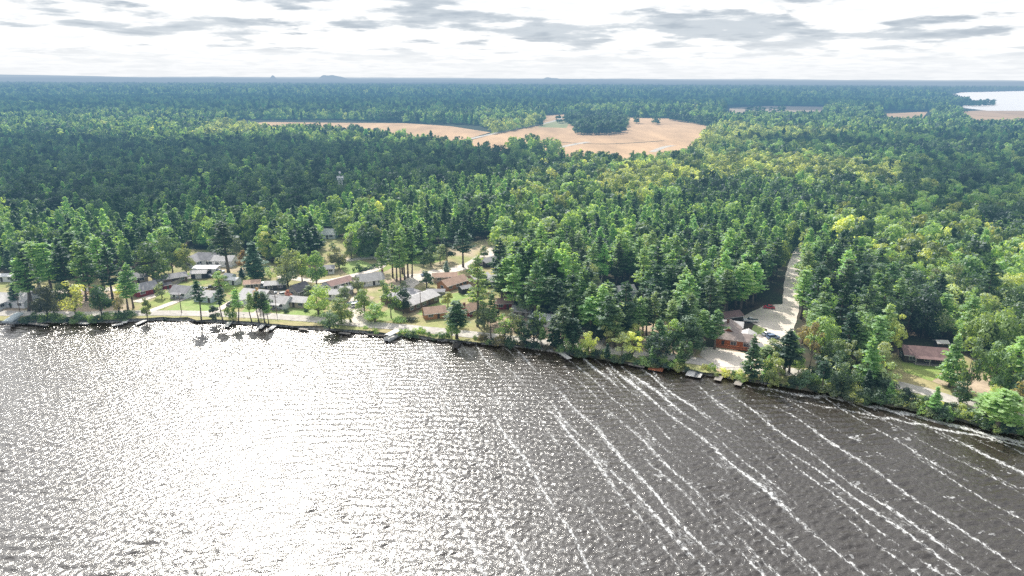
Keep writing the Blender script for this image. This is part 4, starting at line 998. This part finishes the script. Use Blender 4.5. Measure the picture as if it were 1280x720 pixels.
r_ = house(262, 330, 13, 9, -6, 'white', 'roofgrey', 'large white house with grey gabled wings behind the pale flat carport', doorx=1, rise=2.6, h=3.2)
block(r_, 9, 7, 3.0, 2.2, 'white', 'roofgrey', off=(-6, -3.5), turn=R(90)); block(r_, 10, 7, 3.0, 1.9, 'white', 'roofpale', off=(9, -1))
house(259, 340, 13, 7, 0, 'white', 'roofwhite', 'long low carport with flat bright white roof', 'carport', 'carport', h=2.4, rise=.4, wins=False, garage=2)
house(250, 347, 8, 5, 10, 'darkwall', 'roofpale', 'small dark-walled garage with pale roof near the flat carport', 'garage', 'garage', wins=False, garage=0)
house(288, 350, 5, 4.2, -20, 'white', 'roofwhite', 'small white shed on the shaded lawn, plain side facing the lake', 'shed', 'shed', h=2.3, wins=False)
house(294, 355, 5.2, 4.2, -20, 'white', 'roofwhite', 'small white shed with door, nearer the lake than its white twin', 'shed', 'shed', h=2.4, wins=False, doorx=.5)
house(303, 379, 7, 6, 65, 'white', 'roofpale', 'white garage with dark open doorway behind the bankside pines', 'garage', 'garage', garage=0, wins=False, front=1)
house(322, 373, 14, 8, A, 'greywall', 'roofpale', 'pale-roofed house screened by the row of slender pines', doorx=2)
house(316, 360, 8, 6, 15, 'beige', 'rooftan', 'small beige cottage with tan roof behind the screened pale-roofed house', doorx=0)
house(331, 359, 4.5, 2.6, 10, 'white', 'roofwhite', 'white camper trailer parked beside the dark-walled house', 'camper_trailer', 'camper trailer', h=2.2, rise=.25, wins=True, eave=False)
house(345, 361, 10.5, 6, 14, 'darkwall', 'roofpale', 'dark-walled house with a pale metal roof next to the camper trailer', doorx=1)
house(350, 383, 11, 8, A, 'white', 'roofpale', 'white house with two-bay front porch beside the bright red tree', doorx=-1, porch=True, rise=1.9)
house(375, 382, 10, 7.5, A, 'beige', 'roofpale', 'beige lakefront house east of the bright red tree', doorx=-1)
house(374, 368, 9, 8, 60, 'greywall', 'roofdark', 'house with dark grey roof behind the beige lakefront house', doorx=1, rise=2.3)
house(400, 366, 5, 4, A, 'greywall', 'roofgrey', 'small grey outbuilding west of the white brown-roofed house', 'shed', 'shed', wins=False, doorx=0)
house(423, 359, 15, 8, 52, 'white', 'roofpink', 'white house with flat brown roof above the silvery small tree', doorx=2, rise=1.3)
house(421, 373, 10, 6, A, 'white', 'roofpale', 'low white house tucked below the white brown-roofed house', doorx=2, rise=1.2)
house(434, 367, 6, 4, 5, 'greywall', 'roofpale', 'small grey garage east of the white brown-roofed house', 'garage', 'garage', garage=0, wins=False)
house(462, 355, 14, 8, 30, 'white', 'roofpale', 'white house with glassy gable end and a brown chimney', doorx=1, chimney=(6.2, 0), rise=2.4)
house(411, 297, 11, 8, 0, 'white', 'roofwhite', 'far white house alone against the shaded forest', doorx=0, rise=2.6)
house(409, 341, 8, 6, 15, 'white', 'roofgrey', 'white cottage with grey roof at the west end of the driveway loop', doorx=0)
r_ = house(521, 382, 22, 10, 55, 'brownwall', 'roofpale', 'long brown-walled building with large pale grey roof near the lakeshore road', 'building', 'building', doorx=3, rise=1.7, h=3.0)
block(r_, 15, 9, 2.6, .5, 'brownwall', 'roofgrey', off=(1, 9.2), wins=False)
house(566, 359, 16, 7.5, 50, 'orangepale', 'rooftan', 'long tan-orange house with tan roof behind the small black shed', doorx=2, rise=1.9)
house(556, 351, 13, 6, 10, 'beige', 'rooftan', 'low beige house with tan roof directly behind the tan-orange house', rise=1.2)
house(545, 369, 9, 4, 0, 'greywall', 'roofgrey', 'low grey open shed west of the tan-orange house', 'shed', 'shed', h=2.1, rise=.6, wins=False)
house(581, 366, 5.5, 4, 35, 'darkwall', 'roofgrey', 'small black shed with grey roof east of the tan-orange house', 'shed', 'shed', h=2.6, wins=False, doorx=0)
house(543, 396, 10, 6.5, 20, 'orangepale', 'rooftan', 'orange cottage with tan roof at the lakeshore road', doorx=1, rise=1.7, h=2.5)
house(587, 393, 8, 6, 50, 'redwall', 'rooftan', 'small dark red cottage with chimney behind the dense full pine', doorx=0, chimney=(-3, 0), rise=1.9)
house(599, 353, 11, 8, 40, 'beige', 'roofpale', 'pale cottage with dark ridge, western of two by the very tall thin pine', doorx=0)
house(616, 355, 12, 9, 30, 'beige', 'roofpale', 'pale cottage east of the very tall thin pine', doorx=0)
house(611, 331, 13, 7, 50, 'darkwall', 'roofgrey', 'grey house with dark walls near the upper road bend', doorx=0)
house(630, 384, 9, 7, 10, 'redwall', 'roofpink', 'pink-roofed red cottage under the western edge of the pine grove', doorx=1)
house(653, 394, 9, 7, A, 'greywall', 'roofgrey', 'grey-roofed cottage behind the loose grey-green bank tree', doorx=1)
house(690, 406, 13, 8, A, 'white', 'roofwhite', 'pale house with bright roof glimpsed between the bank trees', doorx=1, rise=1.5)
house(781, 370, 9, 7, 20, 'white', 'roofpale', 'white cabin with pale roof in the sunlit gap of the woods', doorx=1, rise=2.2)
house(767, 338, 9, 7, 0, 'greywall', 'roofgrey', 'grey house deep in the woods beside the narrow lane', doorx=1)
house(748, 383, 6, 5, 60, 'white', 'roofwhite', 'small white-roofed cabin beside the full blue-green pine', 'cabin', 'cabin', doorx=0)
house(753, 408, 8, 6, 10, 'beige', 'roofpale', 'beige cabin with pale roof beside the dense rounded dark tree', 'cabin', 'cabin', doorx=0)
house(957, 312, 9, 7, 20, 'white', 'roofpale', 'white house far up beside the woodland lane', doorx=0)
house(1154, 450, 17, 8.5, -12, 'darkwood', 'roofbrown', 'long dark house with brown metal roof above the sloping lawn', doorx=2, rise=1.9, porch=True, h=2.8)
house(1175, 436, 4, 3, -5, 'darkwall', 'roofpale', 'tiny shed behind the long brown-roofed house', 'shed', 'shed', wins=False, doorx=0)
house(1271, 452, 6, 5.5, 60, 'darkwood', 'roofpale', 'dark wooden shed with pale roof beside the parked white car', 'shed', 'shed', h=3, wins=False, doorx=0)
# the lodge
a_, b2 = at(896, 432), at(937, 437.5); ang = math.atan2(b2.y - a_.y, b2.x - a_.x); mid = (a_ + b2) / 2
lodge = empty('lodge', (mid.x, mid.y, GZ + .1), ang, label='orange-walled lodge with weathered grey-brown roofs beside the gravel lot and docks', cat='lodge')
block(lodge, 12.5, 6.5, 2.7, 1.5, 'orangewall', 'rooflodge', off=(0, 3.3), doorx=-3.5, eave=False)
block(lodge, 9.5, 7.5, 3.0, 2.3, 'orangewall', 'rooflodge', off=(-2.2, 8.8), turn=R(90), chimney=(2, .8), wins=False, eave=False)
block(lodge, 5.5, 5.0, 2.6, 1.2, 'orangewall', 'roofpale', off=(4.2, 7.4), turn=R(90), wins=False, eave=False)
block(lodge, 9.0, 6.0, 2.8, 1.2, 'brownwall', 'roofpale', off=(-2.6, 16.4), wins=True, eave=False)
MB().box(-6.2, 5.2, -1.9, -.1, .02, .35).build('deck', MAT['rust'], lodge)
mb = MB()
for i in range(24): mb.box(-6.2 + i * .49, -6.1 + i * .49, -1.9, -1.82, .35, 1.2)
mb.box(-6.2, 5.2, -1.92, -1.8, 1.2, 1.28).build('deck_railing', MAT['rust'], lodge)
house(911, 401, 10, 7, 20, 'darkwood', 'roofbrown', 'dark brown outbuilding under the pines behind the lodge', 'garage', 'garage', wins=False, doorx=1)
house(943, 440, 4.5, 4, 10, 'greywall', 'roofgrey', 'small grey hut against the east end of the lodge', 'shed', 'shed', h=2.4, wins=False, doorx=0)
# fence behind the red-walled house
def fence(pix, label):
    P = [at(*p) for p in pix]; root = empty('fence', P[0], label=label, cat='fence')
    for a, b in zip(P, P[1:]):
        n = max(1, round((b - a).length / 2.4)); d = (b - a) / n
        for i in range(n):
            q = a + d * i - P[0]; e = q + d; u_ = d.normalized(); nn = Vector((-u_.y, u_.x, 0)) * .025; m = MB()
            vs = [q - nn, e - nn, e + nn, q + nn]; m.add([(v.x, v.y, .1) for v in vs] + [(v.x, v.y, 1.75) for v in vs], [(0, 3, 2, 1), (4, 5, 6, 7), (0, 1, 5, 4), (1, 2, 6, 5), (2, 3, 7, 6), (3, 0, 4, 7)])
            m.build('panel', MAT['wood'], root); MB().box(q.x - .06, q.x + .06, q.y - .06, q.y + .06, 0, 1.9).build('post', MAT['wood'], root)
fence([(198, 364), (214, 358), (234, 350)], 'grey wooden fence in front of the brown house')

# ------------------------------------------------------------------ vehicles
def loft(profile, width, taper=0.0):
    """side profile (x, z) extruded across y with the upper part pulled in"""
    n = len(profile); zs = [p[1] for p in profile]; z0, z1 = min(zs), max(zs)
    vs = []
    for sg in (-1, -.92, .92, 1):
        for x, z_ in profile:
            k = 1 - taper * (z_ - z0) / (z1 - z0); e = 1 if abs(sg) < 1 else .97
            vs.append((x * e, sg * width / 2 * k, z0 + (z_ - z0) * (e if z_ > z0 + .1 else 1)))
    fs = [tuple(range(n)), tuple(reversed([3 * n + i for i in range(n)]))]
    for j in range(3):
        for i in range(n): fs.append((j * n + i, (j + 1) * n + i, (j + 1) * n + (i + 1) % n, j * n + (i + 1) % n))
    return MB().add(vs, fs)
def vehicle(px, py, rot, paint, label, kind='car', name='parked_car', cat='car', group=None):
    v = at(px, py); root = empty(name, (v.x, v.y, GZ + .14), R(rot), label=label, cat=cat, group=group)
    if kind == 'car':
        loft([(-2.25, .35), (2.2, .35), (2.25, .62), (2.05, .82), (1.15, .95), (-2.1, .98), (-2.25, .8)], 1.8).build('body', MAT[paint], root)
        loft([(-1.75, .97), (1.05, .94), (.35, 1.40), (-1.25, 1.43)], 1.58, .16).build('cabin_window', MAT['glass'], root)
        loft([(-1.2, 1.42), (.32, 1.40), (.25, 1.47), (-1.1, 1.49)], 1.34).build('roof', MAT[paint], root)
        wx = (-1.4, 1.38)
    elif kind == 'suv':
        loft([(-2.3, .4), (2.3, .4), (2.35, .75), (2.2, 1.0), (1.2, 1.12), (-2.25, 1.15), (-2.35, .9)], 1.9).build('body', MAT[paint], root)
        loft([(-2.15, 1.14), (1.15, 1.1), (.55, 1.68), (-1.95, 1.72)], 1.7, .12).build('cabin_window', MAT['glass'], root)
        loft([(-1.95, 1.70), (.52, 1.68), (.4, 1.78), (-1.85, 1.8)], 1.5).build('roof', MAT[paint], root)
        wx = (-1.45, 1.45)
    else:
        loft([(-2.8, .5), (2.7, .5), (2.75, .85), (2.6, 1.1), (1.4, 1.2), (-.9, 1.2), (-.9, 1.12), (-2.75, 1.12)], 1.95).build('body', MAT[paint], root)
        loft([(-.85, 1.19), (1.3, 1.18), (.6, 1.75), (-.7, 1.78)], 1.72, .1).build('cabin_window', MAT['glass'], root)
        loft([(-.7, 1.76), (.6, 1.74), (.5, 1.84), (-.6, 1.86)], 1.55).build('roof', MAT[paint], root)
        MB().box(-2.65, -1.0, -.78, .78, 1.121, 1.14).build('cargo_bed', MAT['cardark'], root)
        wx = (-1.75, 1.75)
    for x in wx:
        for sg in (-1, 1):
            wmb = MB(); wmb.tube([(x, sg * .92 - .11, .33), (x, sg * .92 + .11, .33)], .34, 14)
            wo = wmb.build('wheel', MAT['tyre'], root); MB().tube([(x, sg * .92 - .115, .33), (x, sg * .92 + .115, .33)], .2, 12).build('rim', MAT['metal'], wo)
    fx = 2.2 if kind != 'truck' else 2.68
    for sg in (-1, 1): MB().box(fx - .05, fx + .07, sg * .65 - .2, sg * .65 + .2, .68, .82).build('headlight', MAT['lamp'], root)
    return root
vehicle(961, 386, 165, 'carred', 'bright red car parked under the pines beside the lane')
vehicle(938, 403, 172, 'carwhite', 'white pickup truck parked behind the lodge', 'truck', 'pickup_truck', 'pickup truck')
vehicle(960, 420, 12, 'carsilver', 'silver car parked on the lodge lot near the forked pine')
vehicle(966, 424, 12, 'carblue', 'blue-grey car parked right beside the silver car on the lodge lot', 'suv')
vehicle(400, 386, 0, 'carsilver', 'silver car parked under the wide-crowned roadside tree')
vehicle(356, 370, 40, 'carwhite', 'white car parked behind the white house with the red tree', 'suv')
vehicle(340, 368, 30, 'carsilver', 'silver car parked behind the porch house')
vehicle(263, 362, 20, 'cardark', 'dark pickup parked north of the pale blue lakefront house', 'truck', 'pickup_truck', 'pickup truck')
vehicle(272, 358, 160, 'carred', 'dark red car beside the dark pickup north of the lakefront houses')
vehicle(289, 382, 75, 'cardark', 'black car on the driveway east of the pale blue lakefront house')
vehicle(296, 379, 75, 'cardark', 'black van on the driveway beside the garage with dark doorway', 'suv', 'parked_van', 'van')
vehicle(262, 347, 0, 'cardark', 'dark car in front of the flat white-roofed carport')
vehicle(275, 341, 20, 'carsilver', 'grey car at the east end of the flat carport')
vehicle(245, 362, 10, 'carwhite', 'white car parked between the two lakefront houses', 'suv')
vehicle(445, 384, 35, 'carwhite', 'white car on the drive beside the dark-hulled motorboat', 'suv')
vehicle(351, 352, 80, 'carwhite', 'white car near the dark-walled house with pale metal roof')
vehicle(1257, 452, 175, 'carwhite', 'white car parked under trees by the dark wooden shed')
vehicle(1262, 461, 10, 'carsilver', 'silver car in tree shade below the dark wooden shed')
vehicle(1001, 345, 85, 'cardark', 'dark car far up the woodland lane')
vehicle(532, 345, 35, 'carblue', 'blue-grey car on the village street near the bend')
vehicle(1060, 474, 20, 'carwhite', 'white car glimpsed in the thicket by the lakeshore road')
vehicle(565, 350, 10, 'carwhite', 'white car parked behind the tan-orange house', 'suv')
vehicle(22, 383, 10, 'cardark', 'dark car beside the sprawling pale-roofed house', 'suv')
vehicle(90, 362, 5, 'cardark', 'dark car on the drive beneath the tall pines')

# ------------------------------------------------------------------ boats, docks, water-side things
def dock(p0, p1, wdt, label, mat='palewood', name='dock', zt=.75, posts=4, group=None):
    a, b = at(*p0, .0), at(*p1, .0); root = empty(name, (a.x, a.y, 0), math.atan2(b.y - a.y, b.x - a.x), label=label, cat=name.replace('_', ' '), group=group)
    L = (b - a).length; m = MB(); n = max(2, int(L / .55))
    for i in range(n): m.box(L * i / n, L * (i + .88) / n, -wdt / 2, wdt / 2, zt - .08, zt)
    m.build('deck', MAT[mat], root)
    for sg in (-1, 1): MB().box(0, L, sg * wdt / 2 * .9 - .05, sg * wdt / 2 * .9 + .05, zt - .28, zt - .085).build('beam', MAT['darkwood'], root)
    for i in range(posts):
        for sg in (-1, 1):
            x = L * (i + .5) / posts; MB().tube([(x, sg * (wdt / 2 + .07), -1.5), (x, sg * (wdt / 2 + .07), zt + .35)], .06, 6).build('post', MAT['darkwood'], root)
    return root
dock((163, 398), (155, 406), 1.9, 'pale dock running down from the road beside the thin grey tree'); dock((154, 406.5), (140, 409), 1.9, 'long crooked dock section lying parallel to the bank')
dock((183, 402), (171, 407.5), 1.8, 'short pale dock west of the small slender bank tree'); dock((290, 402), (282, 411), 1.9, 'pale dock among the slender bankside pines'); 
dock((332, 405.5), (324, 413), 1.8, 'narrow dock, western of the pair below the slender pines'); dock((346, 407), (337, 414.5), 1.8, 'narrow dock, eastern of the pair below the slender pines')
dock((374, 413), (385, 414), 1.5, 'low dark dock lying along the rocks west of the dark willow thicket', 'wood'); dock((424, 418), (438, 419.5), 1.2, 'thin low dock just east of the dark willow thicket', 'wood')
dock((459, 420), (482, 422), 1.3, 'long low dark dock running towards the white pontoon boat', 'darkwood', posts=5); dock((30, 405), (60, 409), 1.5, 'long low dock stretching east of the canopied boat lift', 'wood', posts=6)
dock((100, 406), (112, 406.5), 1.6, 'low pale dock on the bushy bank', 'palewood'); dock((576, 428), (568, 437), 1.8, 'dark short dock beside the dense full pine', 'darkwood')
dock((699, 442), (712, 451), 1.9, 'short pale dock below the two overlapping pines'); dock((786, 457), (806, 461), 1.8, 'grey dock west of the orange platform', 'wood')
dock((869, 464), (864, 473), 3.8, 'wide pale swimming dock at the lodge, western of two'); dock((876.5, 465), (871, 474), 2.1, 'narrow pale dock beside the wide swimming dock')
dock((903, 468), (896, 478), 2.2, 'pale dock with a bench end below the lodge gravel lot', 'wood'); dock((929, 472), (921, 484), 2.2, 'narrow grey dock beside the full pointed pine at the water', 'wood')
dock((811, 461.5), (829, 464.5), 3.0, 'orange-brown platform floating against the bank', 'rust', 'floating_platform', .6)
def hull_mb(L, W, h):
    m = MB(); st = [(-1, .85, .2), (-.5, 1, 0), (.1, 1, 0), (.6, .75, .05), (.88, .38, .2), (1, .04, .45)]; vs = []
    for x, k, zb in st:
        for yy_, z_ in ((-1, h), (-.85, zb * h + .2 * h), (0, zb * h), (.85, zb * h + .2 * h), (1, h)): vs.append((x * L / 2, yy_ * W / 2 * k, z_))
    fs = [(i * 5 + j, i * 5 + j + 1, i * 5 + j + 6, i * 5 + j + 5) for i in range(5) for j in range(4)] + [(0, 1, 2, 3, 4)] + [(i * 5 + 4, i * 5, i * 5 + 5, i * 5 + 9) for i in range(5)]
    return m.add(vs, fs)
def motorboat(loc, rot, label, paint='carwhite'):
    root = empty('motorboat', loc, R(rot), label=label, cat='motorboat')
    hull_mb(5.6, 2.1, .95).build('hull', MAT[paint], root); loft([(.3, .96), (1.0, .96), (.35, 1.45), (.28, 1.45)], 1.5, .2).build('windscreen', MAT['glass'], root)
    for y in (-.45, .45): MB().box(-.6, 0, y - .28, y + .28, .955, 1.15).box(-.68, -.56, y - .28, y + .28, 1.152, 1.5).build('seat', MAT['canvas'], root)
    MB().box(-3.15, -2.75, -.2, .2, .3, 1.3).build('outboard_motor', MAT['cardark'], root); return root
p = at(441, 382); motorboat((p.x, p.y, GZ + .5), 35, 'dark-hulled motorboat on the drive behind the lakeshore road', 'carblue')
def boat_lift(p0, p1, W_, label, canopy='canvas', zt=2.6):
    a, b = at(*p0, .0), at(*p1, .0); mid_ = (a + b) / 2; L = (b - a).length; rot = math.atan2(b.y - a.y, b.x - a.x)
    root = empty('boat_lift', (mid_.x, mid_.y, 0), rot, label=label, cat='boat lift')
    for sx_ in (-1, 1):
        for sy in (-1, 1): MB().tube([(sx_ * L * .36, sy * W_ * .46, -1.5), (sx_ * L * .36, sy * W_ * .46, zt)], .06, 6).build('post', MAT['metal'], root)
    m = MB(); n = 9; vs = []
    for x in (-L / 2, -L / 2 * .96, L / 2 * .96, L / 2):
        e = 1 if abs(x) < L / 2 else .93
        for i in range(n): t = PI * i / (n - 1); vs.append((x, -math.cos(t) * W_ / 2 * e, zt - .15 + math.sin(t) ** .6 * .75 * e))
    m.add(vs, [(j * n + i, (j + 1) * n + i, (j + 1) * n + i + 1, j * n + i + 1) for j in range(3) for i in range(n - 1)] + [tuple(range(n)), tuple(reversed(range(3 * n, 4 * n)))])
    m.build('canopy', MAT[canopy], root, True)
    for sx_ in (-1, 1): MB().box(sx_ * L * .36 - .05, sx_ * L * .36 + .05, -W_ * .46, W_ * .46, .45, .55).build('cross_beam', MAT['metal'], root)
    return root, rot, mid_
r0, ro, md_ = boat_lift((10, 411), (26, 400), 3.4, 'boat lift with a long pale grey canopy at the west end of the bank')
motorboat((md_.x, md_.y, .6), math.degrees(ro) + 180, 'white motorboat sheltered under the pale grey canopy')
# pontoon boat
a, b = at(480, 429, 0), at(501, 418, 0); root = empty('pontoon_boat', ((a.x + b.x) / 2, (a.y + b.y) / 2, 0), math.atan2(b.y - a.y, b.x - a.x), label='white pontoon boat with a pale canopy moored against the rocky bank', cat='pontoon boat')
for sg in (-1, 1): MB().tube([(-3.6, sg * .9, .15), (-3.3, sg * .9, .15), (3.2, sg * .9, .15), (3.8, sg * .9, .4)], [.1, .33, .33, .05], 10).build('float', MAT['metal'], root, True)
MB().box(-3.5, 3.5, -1.25, 1.25, .5, .62).build('deck', MAT['palewood'], root)
for (x0, x1, y0, y1) in [(-3.4, 3.4, -1.24, -1.18), (-3.4, 3.4, 1.18, 1.24), (-3.46, -3.4, -1.24, 1.24), (3.4, 3.46, -1.24, 1.24)]: MB().box(x0, x1, y0, y1, .66, 1.25).build('side_panel', MAT['carwhite'], root)
for x in (-2.6, 2.6):
    for y in (-1.1, 1.1): MB().tube([(x, y, .62), (x, y, 2.35)], .03, 5).build('canopy_post', MAT['metal'], root)
m = MB(); 
for i in range(6):
    y0, y1 = -1.3 + i * 2.6 / 6, -1.3 + (i + 1) * 2.6 / 6; z0, z1 = (2.35 + .25 * (1 - (y / 1.3) ** 2) for y in (y0, y1))
    m.add([(-3.1, y0, z0), (3.1, y0, z0), (3.1, y1, z1), (-3.1, y1, z1)], [(0, 1, 2, 3)])
m.build('canopy', MAT['roofwhite'], root, True)
for x in (-2.4, 1.6): MB().box(x, x + 1.1, -1.1, -.5, .63, 1.05).build('seat', MAT['canvas'], root)
# a rowing boat pulled up on the stones
p = at(10, 404, 0); root = empty('rowing_boat', (p.x, p.y, .55), R(10), label='small pale rowing boat tied beside the canopied boat lift', cat='rowing boat')
hull_mb(4.2, 1.4, .5).build('hull', MAT['carwhite'], root)
for x in (-.8, .5): MB().box(x, x + .3, -.6, .6, .505, .55).build('seat', MAT['wood'], root)

# ------------------------------------------------------------------ poles, posts, the mast
def upole(px, py, h, label, group=None):
    v = at(px, py); root = empty('utility_pole', (v.x, v.y, GZ), R(-15), label=label, cat='utility pole', group=group)
    MB().tube([(0, 0, -.3), (0, 0, h)], [.17, .11], 9).build('pole', MAT['pole'], root); MB().box(-1.2, 1.2, -.06, .06, h - .9, h - .75).build('crossarm', MAT['pole'], root)
    for x in (-1.05, -.4, .4, 1.05): MB().tube([(x, 0, h - .75), (x, 0, h - .55)], .05, 6).build('insulator', MAT['metal'], root)
upole(526, 389, 9, 'utility pole with crossarm beside the long grey-roofed building'); upole(26, 394, 8, 'utility pole beside the road at the canopied boat lift')
upole(346, 393, 8, 'utility pole on the roadside lawn in front of the porch house'); upole(227, 391, 8, 'utility pole at the foot of the sidewalk to the white house')
upole(1003, 402, 9, 'utility pole at the edge of the lodge parking lot'); upole(670, 423, 9, 'utility pole by the road in front of the dense pine grove')
for px, py, l in [(305, 397, 'mailbox on a post by the road among the slender pines'), (449, 409, 'mailbox on a post at the driveway east of the pale willow'), (604, 424, 'mailbox on a post near the thin crooked pine')]:
    v = at(px, py); root = empty('mailbox', (v.x, v.y, GZ), label=l, cat='mailbox'); MB().box(-.05, .05, -.05, .05, 0, 1.1).build('post', MAT['wood'], root)
    MB().add([(x, y, z_) for x in (-.3, .3) for y, z_ in ((-.13, 1.1), (-.13, 1.28), (-.07, 1.38), (.07, 1.38), (.13, 1.28), (.13, 1.1))], [(0, 1, 2, 3, 4, 5), (11, 10, 9, 8, 7, 6)] + [(i, i + 6, (i + 1) % 6 + 6, (i + 1) % 6) for i in range(6)]).build('box', MAT['frame'], root)
v = at(428, 262); root = empty('lattice_mast', (v.x, v.y, GZ), label='white-painted lattice mast poking above the shaded forest', cat='mast'); HT = 26
m = MB()
def leg(t, k): a = PI / 4 + k * PI / 2; r_ = 2.6 - 1.2 * t; return Vector((math.cos(a) * r_, math.sin(a) * r_, HT * .86 * t))
for k in range(4):
    MB().tube([leg(0, k), leg(1, k)], .13, 6).build('leg', MAT['lattice'], root)
    for i in range(9): m.tube([leg(i / 9, k), leg((i + 1) / 9, (k + 1) % 4)], .07, 4).tube([leg((i + 1) / 9, k), leg((i + 1) / 9, (k + 1) % 4)], .07, 4)
m.build('bracing', MAT['lattice'], root)
MB().box(-2.2, 2.2, -2.2, 2.2, HT * .86, HT * .86 + .2).build('platform', MAT['lattice'], root)
m = MB()
for k in range(6): a = k * PI / 3; m.box(math.cos(a) * 2 - .3, math.cos(a) * 2 + .3, math.sin(a) * 2 - .3, math.sin(a) * 2 + .3, HT * .8, HT * .9)
m.build('antenna_panel', MAT['lattice'], root)
MB().tube([(0, 0, HT * .86), (0, 0, HT * .97)], .12, 6).build('spike', MAT['metal'], root)
MB().tube([(0, 0, HT * .955), (0, 0, HT * .97), (0, 0, HT * .99), (0, 0, HT * 1.01), (0, 0, HT * 1.025)], [.2, .75, .95, .75, .1], 12).build('globe', MAT['lattice'], root, True)

# stones of the bank, too many to count
V, Qs = [], []
cube = np.array([(x, y, z_) for z_ in (-1, 1) for y in (-1, 1) for x in (-1, 1)], float); cf = np.array([(0, 2, 3, 1), (4, 5, 7, 6), (0, 1, 5, 4), (2, 6, 7, 3), (0, 4, 6, 2), (1, 3, 7, 5)])
def stones(x0, x1, n, s0):
    for i in range(n):
        px = rng.uniform(x0, x1); y0 = shore_at(px); t = rng.random(); q = at(px, y0, 0.0)
        c = np.array([q.x + rng.normal(0, .5), q.y + t * 2.6 - .2, -.05 + .75 * t]); s = s0 * rng.uniform(.5, 1.6)
        k = cube * rng.uniform(.55, 1, (8, 3)) * s * np.array([1, .8, .6]); a = rng.random() * 6.28; ca, sa = math.cos(a), math.sin(a)
        V.append(np.stack([k[:, 0] * ca - k[:, 1] * sa, k[:, 0] * sa + k[:, 1] * ca, k[:, 2]], 1) + c); Qs.append(cf + 8 * (len(V) - 1))
stones(-60, 420, 2300, .34); stones(430, 720, 900, .34); stones(850, 960, 160, .4)
o = bpy.data.objects.new('bank_stones', np_mesh('bank_stones', np.concatenate(V), np.concatenate(Qs), MAT['rock'])); COL.objects.link(o)
tag(o, 'grey stones piled along the lake bank', 'stones', None, 'stuff')

# ------------------------------------------------------------------ the broken clouds that shade the woods
mcl, nt, out = new_mat('cloud'); d_ = nt.new('ShaderNodeBsdfDiffuse'); d_.inputs[0].default_value = (.8, .8, .82, 1); t_ = nt.new('ShaderNodeBsdfTranslucent'); t_.inputs[0].default_value = (.8, .82, .85, 1)
mx = nt.new('ShaderNodeMixShader'); mx.inputs[0].default_value = .2; nt.l.new(d_.outputs[0], mx.inputs[1]); nt.l.new(t_.outputs[0], mx.inputs[2]); nt.l.new(mx.outputs[0], out)
CH = 620.0; offx, offy = CH / math.tan(SEL) * math.sin(SAZ), CH / math.tan(SEL) * math.cos(SAZ)
def cloud(pix, seed, edge=30.0, res=16.0, gap=0.0):
    P = np.array([tuple(at(*p))[:2] for p in pix]); mn, mxx = P.min(0) - 150, P.max(0) + 150
    res = max(res, (mxx - mn).max() / 180)
    xs = np.arange(mn[0], mxx[0], res); ys = np.arange(mn[1], mxx[1], res); gx_, gy_ = np.meshgrid(xs, ys); fx_, fy_ = gx_.ravel(), gy_.ravel()
    ins = inpoly(fx_, fy_, [tuple(q) for q in P]); dist = np.full(len(fx_), 1e9)
    for i in range(len(P)):
        a, b = P[i], P[(i + 1) % len(P)]; ab = b - a; t = np.clip(((fx_ - a[0]) * ab[0] + (fy_ - a[1]) * ab[1]) / (ab @ ab), 0, 1)
        dist = np.minimum(dist, np.hypot(fx_ - a[0] - t * ab[0], fy_ - a[1] - t * ab[1]))
    sdist = np.where(ins, dist, -dist) + edge * vnoise(fx_, fy_, 170, seed) + edge * .6 * vnoise(fx_, fy_, 60, seed + 1)
    if gap: sdist = np.minimum(sdist, gap * (1.15 + vnoise(fx_, fy_, 330, seed + 2)))
    th = np.sqrt(np.clip(sdist, 0, 140)) * 7 + 6 * np.maximum(0, vnoise(fx_, fy_, 80, seed + 3)) * (sdist > 15)
    n_ = len(xs); ii = (np.arange(len(ys) - 1)[:, None] * n_ + np.arange(n_ - 1)[None, :]).ravel(); Qn = np.stack([ii, ii + 1, ii + n_ + 1, ii + n_], 1)
    kq = (sdist[Qn] > 0).all(1); Qn = Qn[kq]
    if not len(Qn): return
    T = np.stack([fx_ + offx, fy_ + offy, CH + th], 1); Bm = np.stack([fx_ + offx, fy_ + offy, CH - th * .2], 1)
    o = bpy.data.objects.new('cloud', np_mesh('cloud', np.concatenate([T, Bm]), np.concatenate([Qn, Qn[:, ::-1] + len(T)]), mcl, True)); COL.objects.link(o); o['kind'] = 'structure'
cloud([(-300, 296), (200, 290), (330, 288), (420, 280), (520, 258), (640, 230), (720, 205), (640, 196), (560, 194), (300, 190), (-300, 172)], 40, edge=24)
cloud([(1100, 300), (1500, 340), (1500, 205), (1130, 208), (1090, 240)], 50, gap=60)
cloud([(850, 196), (1200, 196), (1500, 186), (1500, 172), (1150, 178), (900, 182)], 60, gap=60)
cloud([(-200, 150), (560, 146), (760, 138), (900, 136), (1180, 140), (1100, 126), (400, 124), (-200, 126)], 70, 60, gap=160)
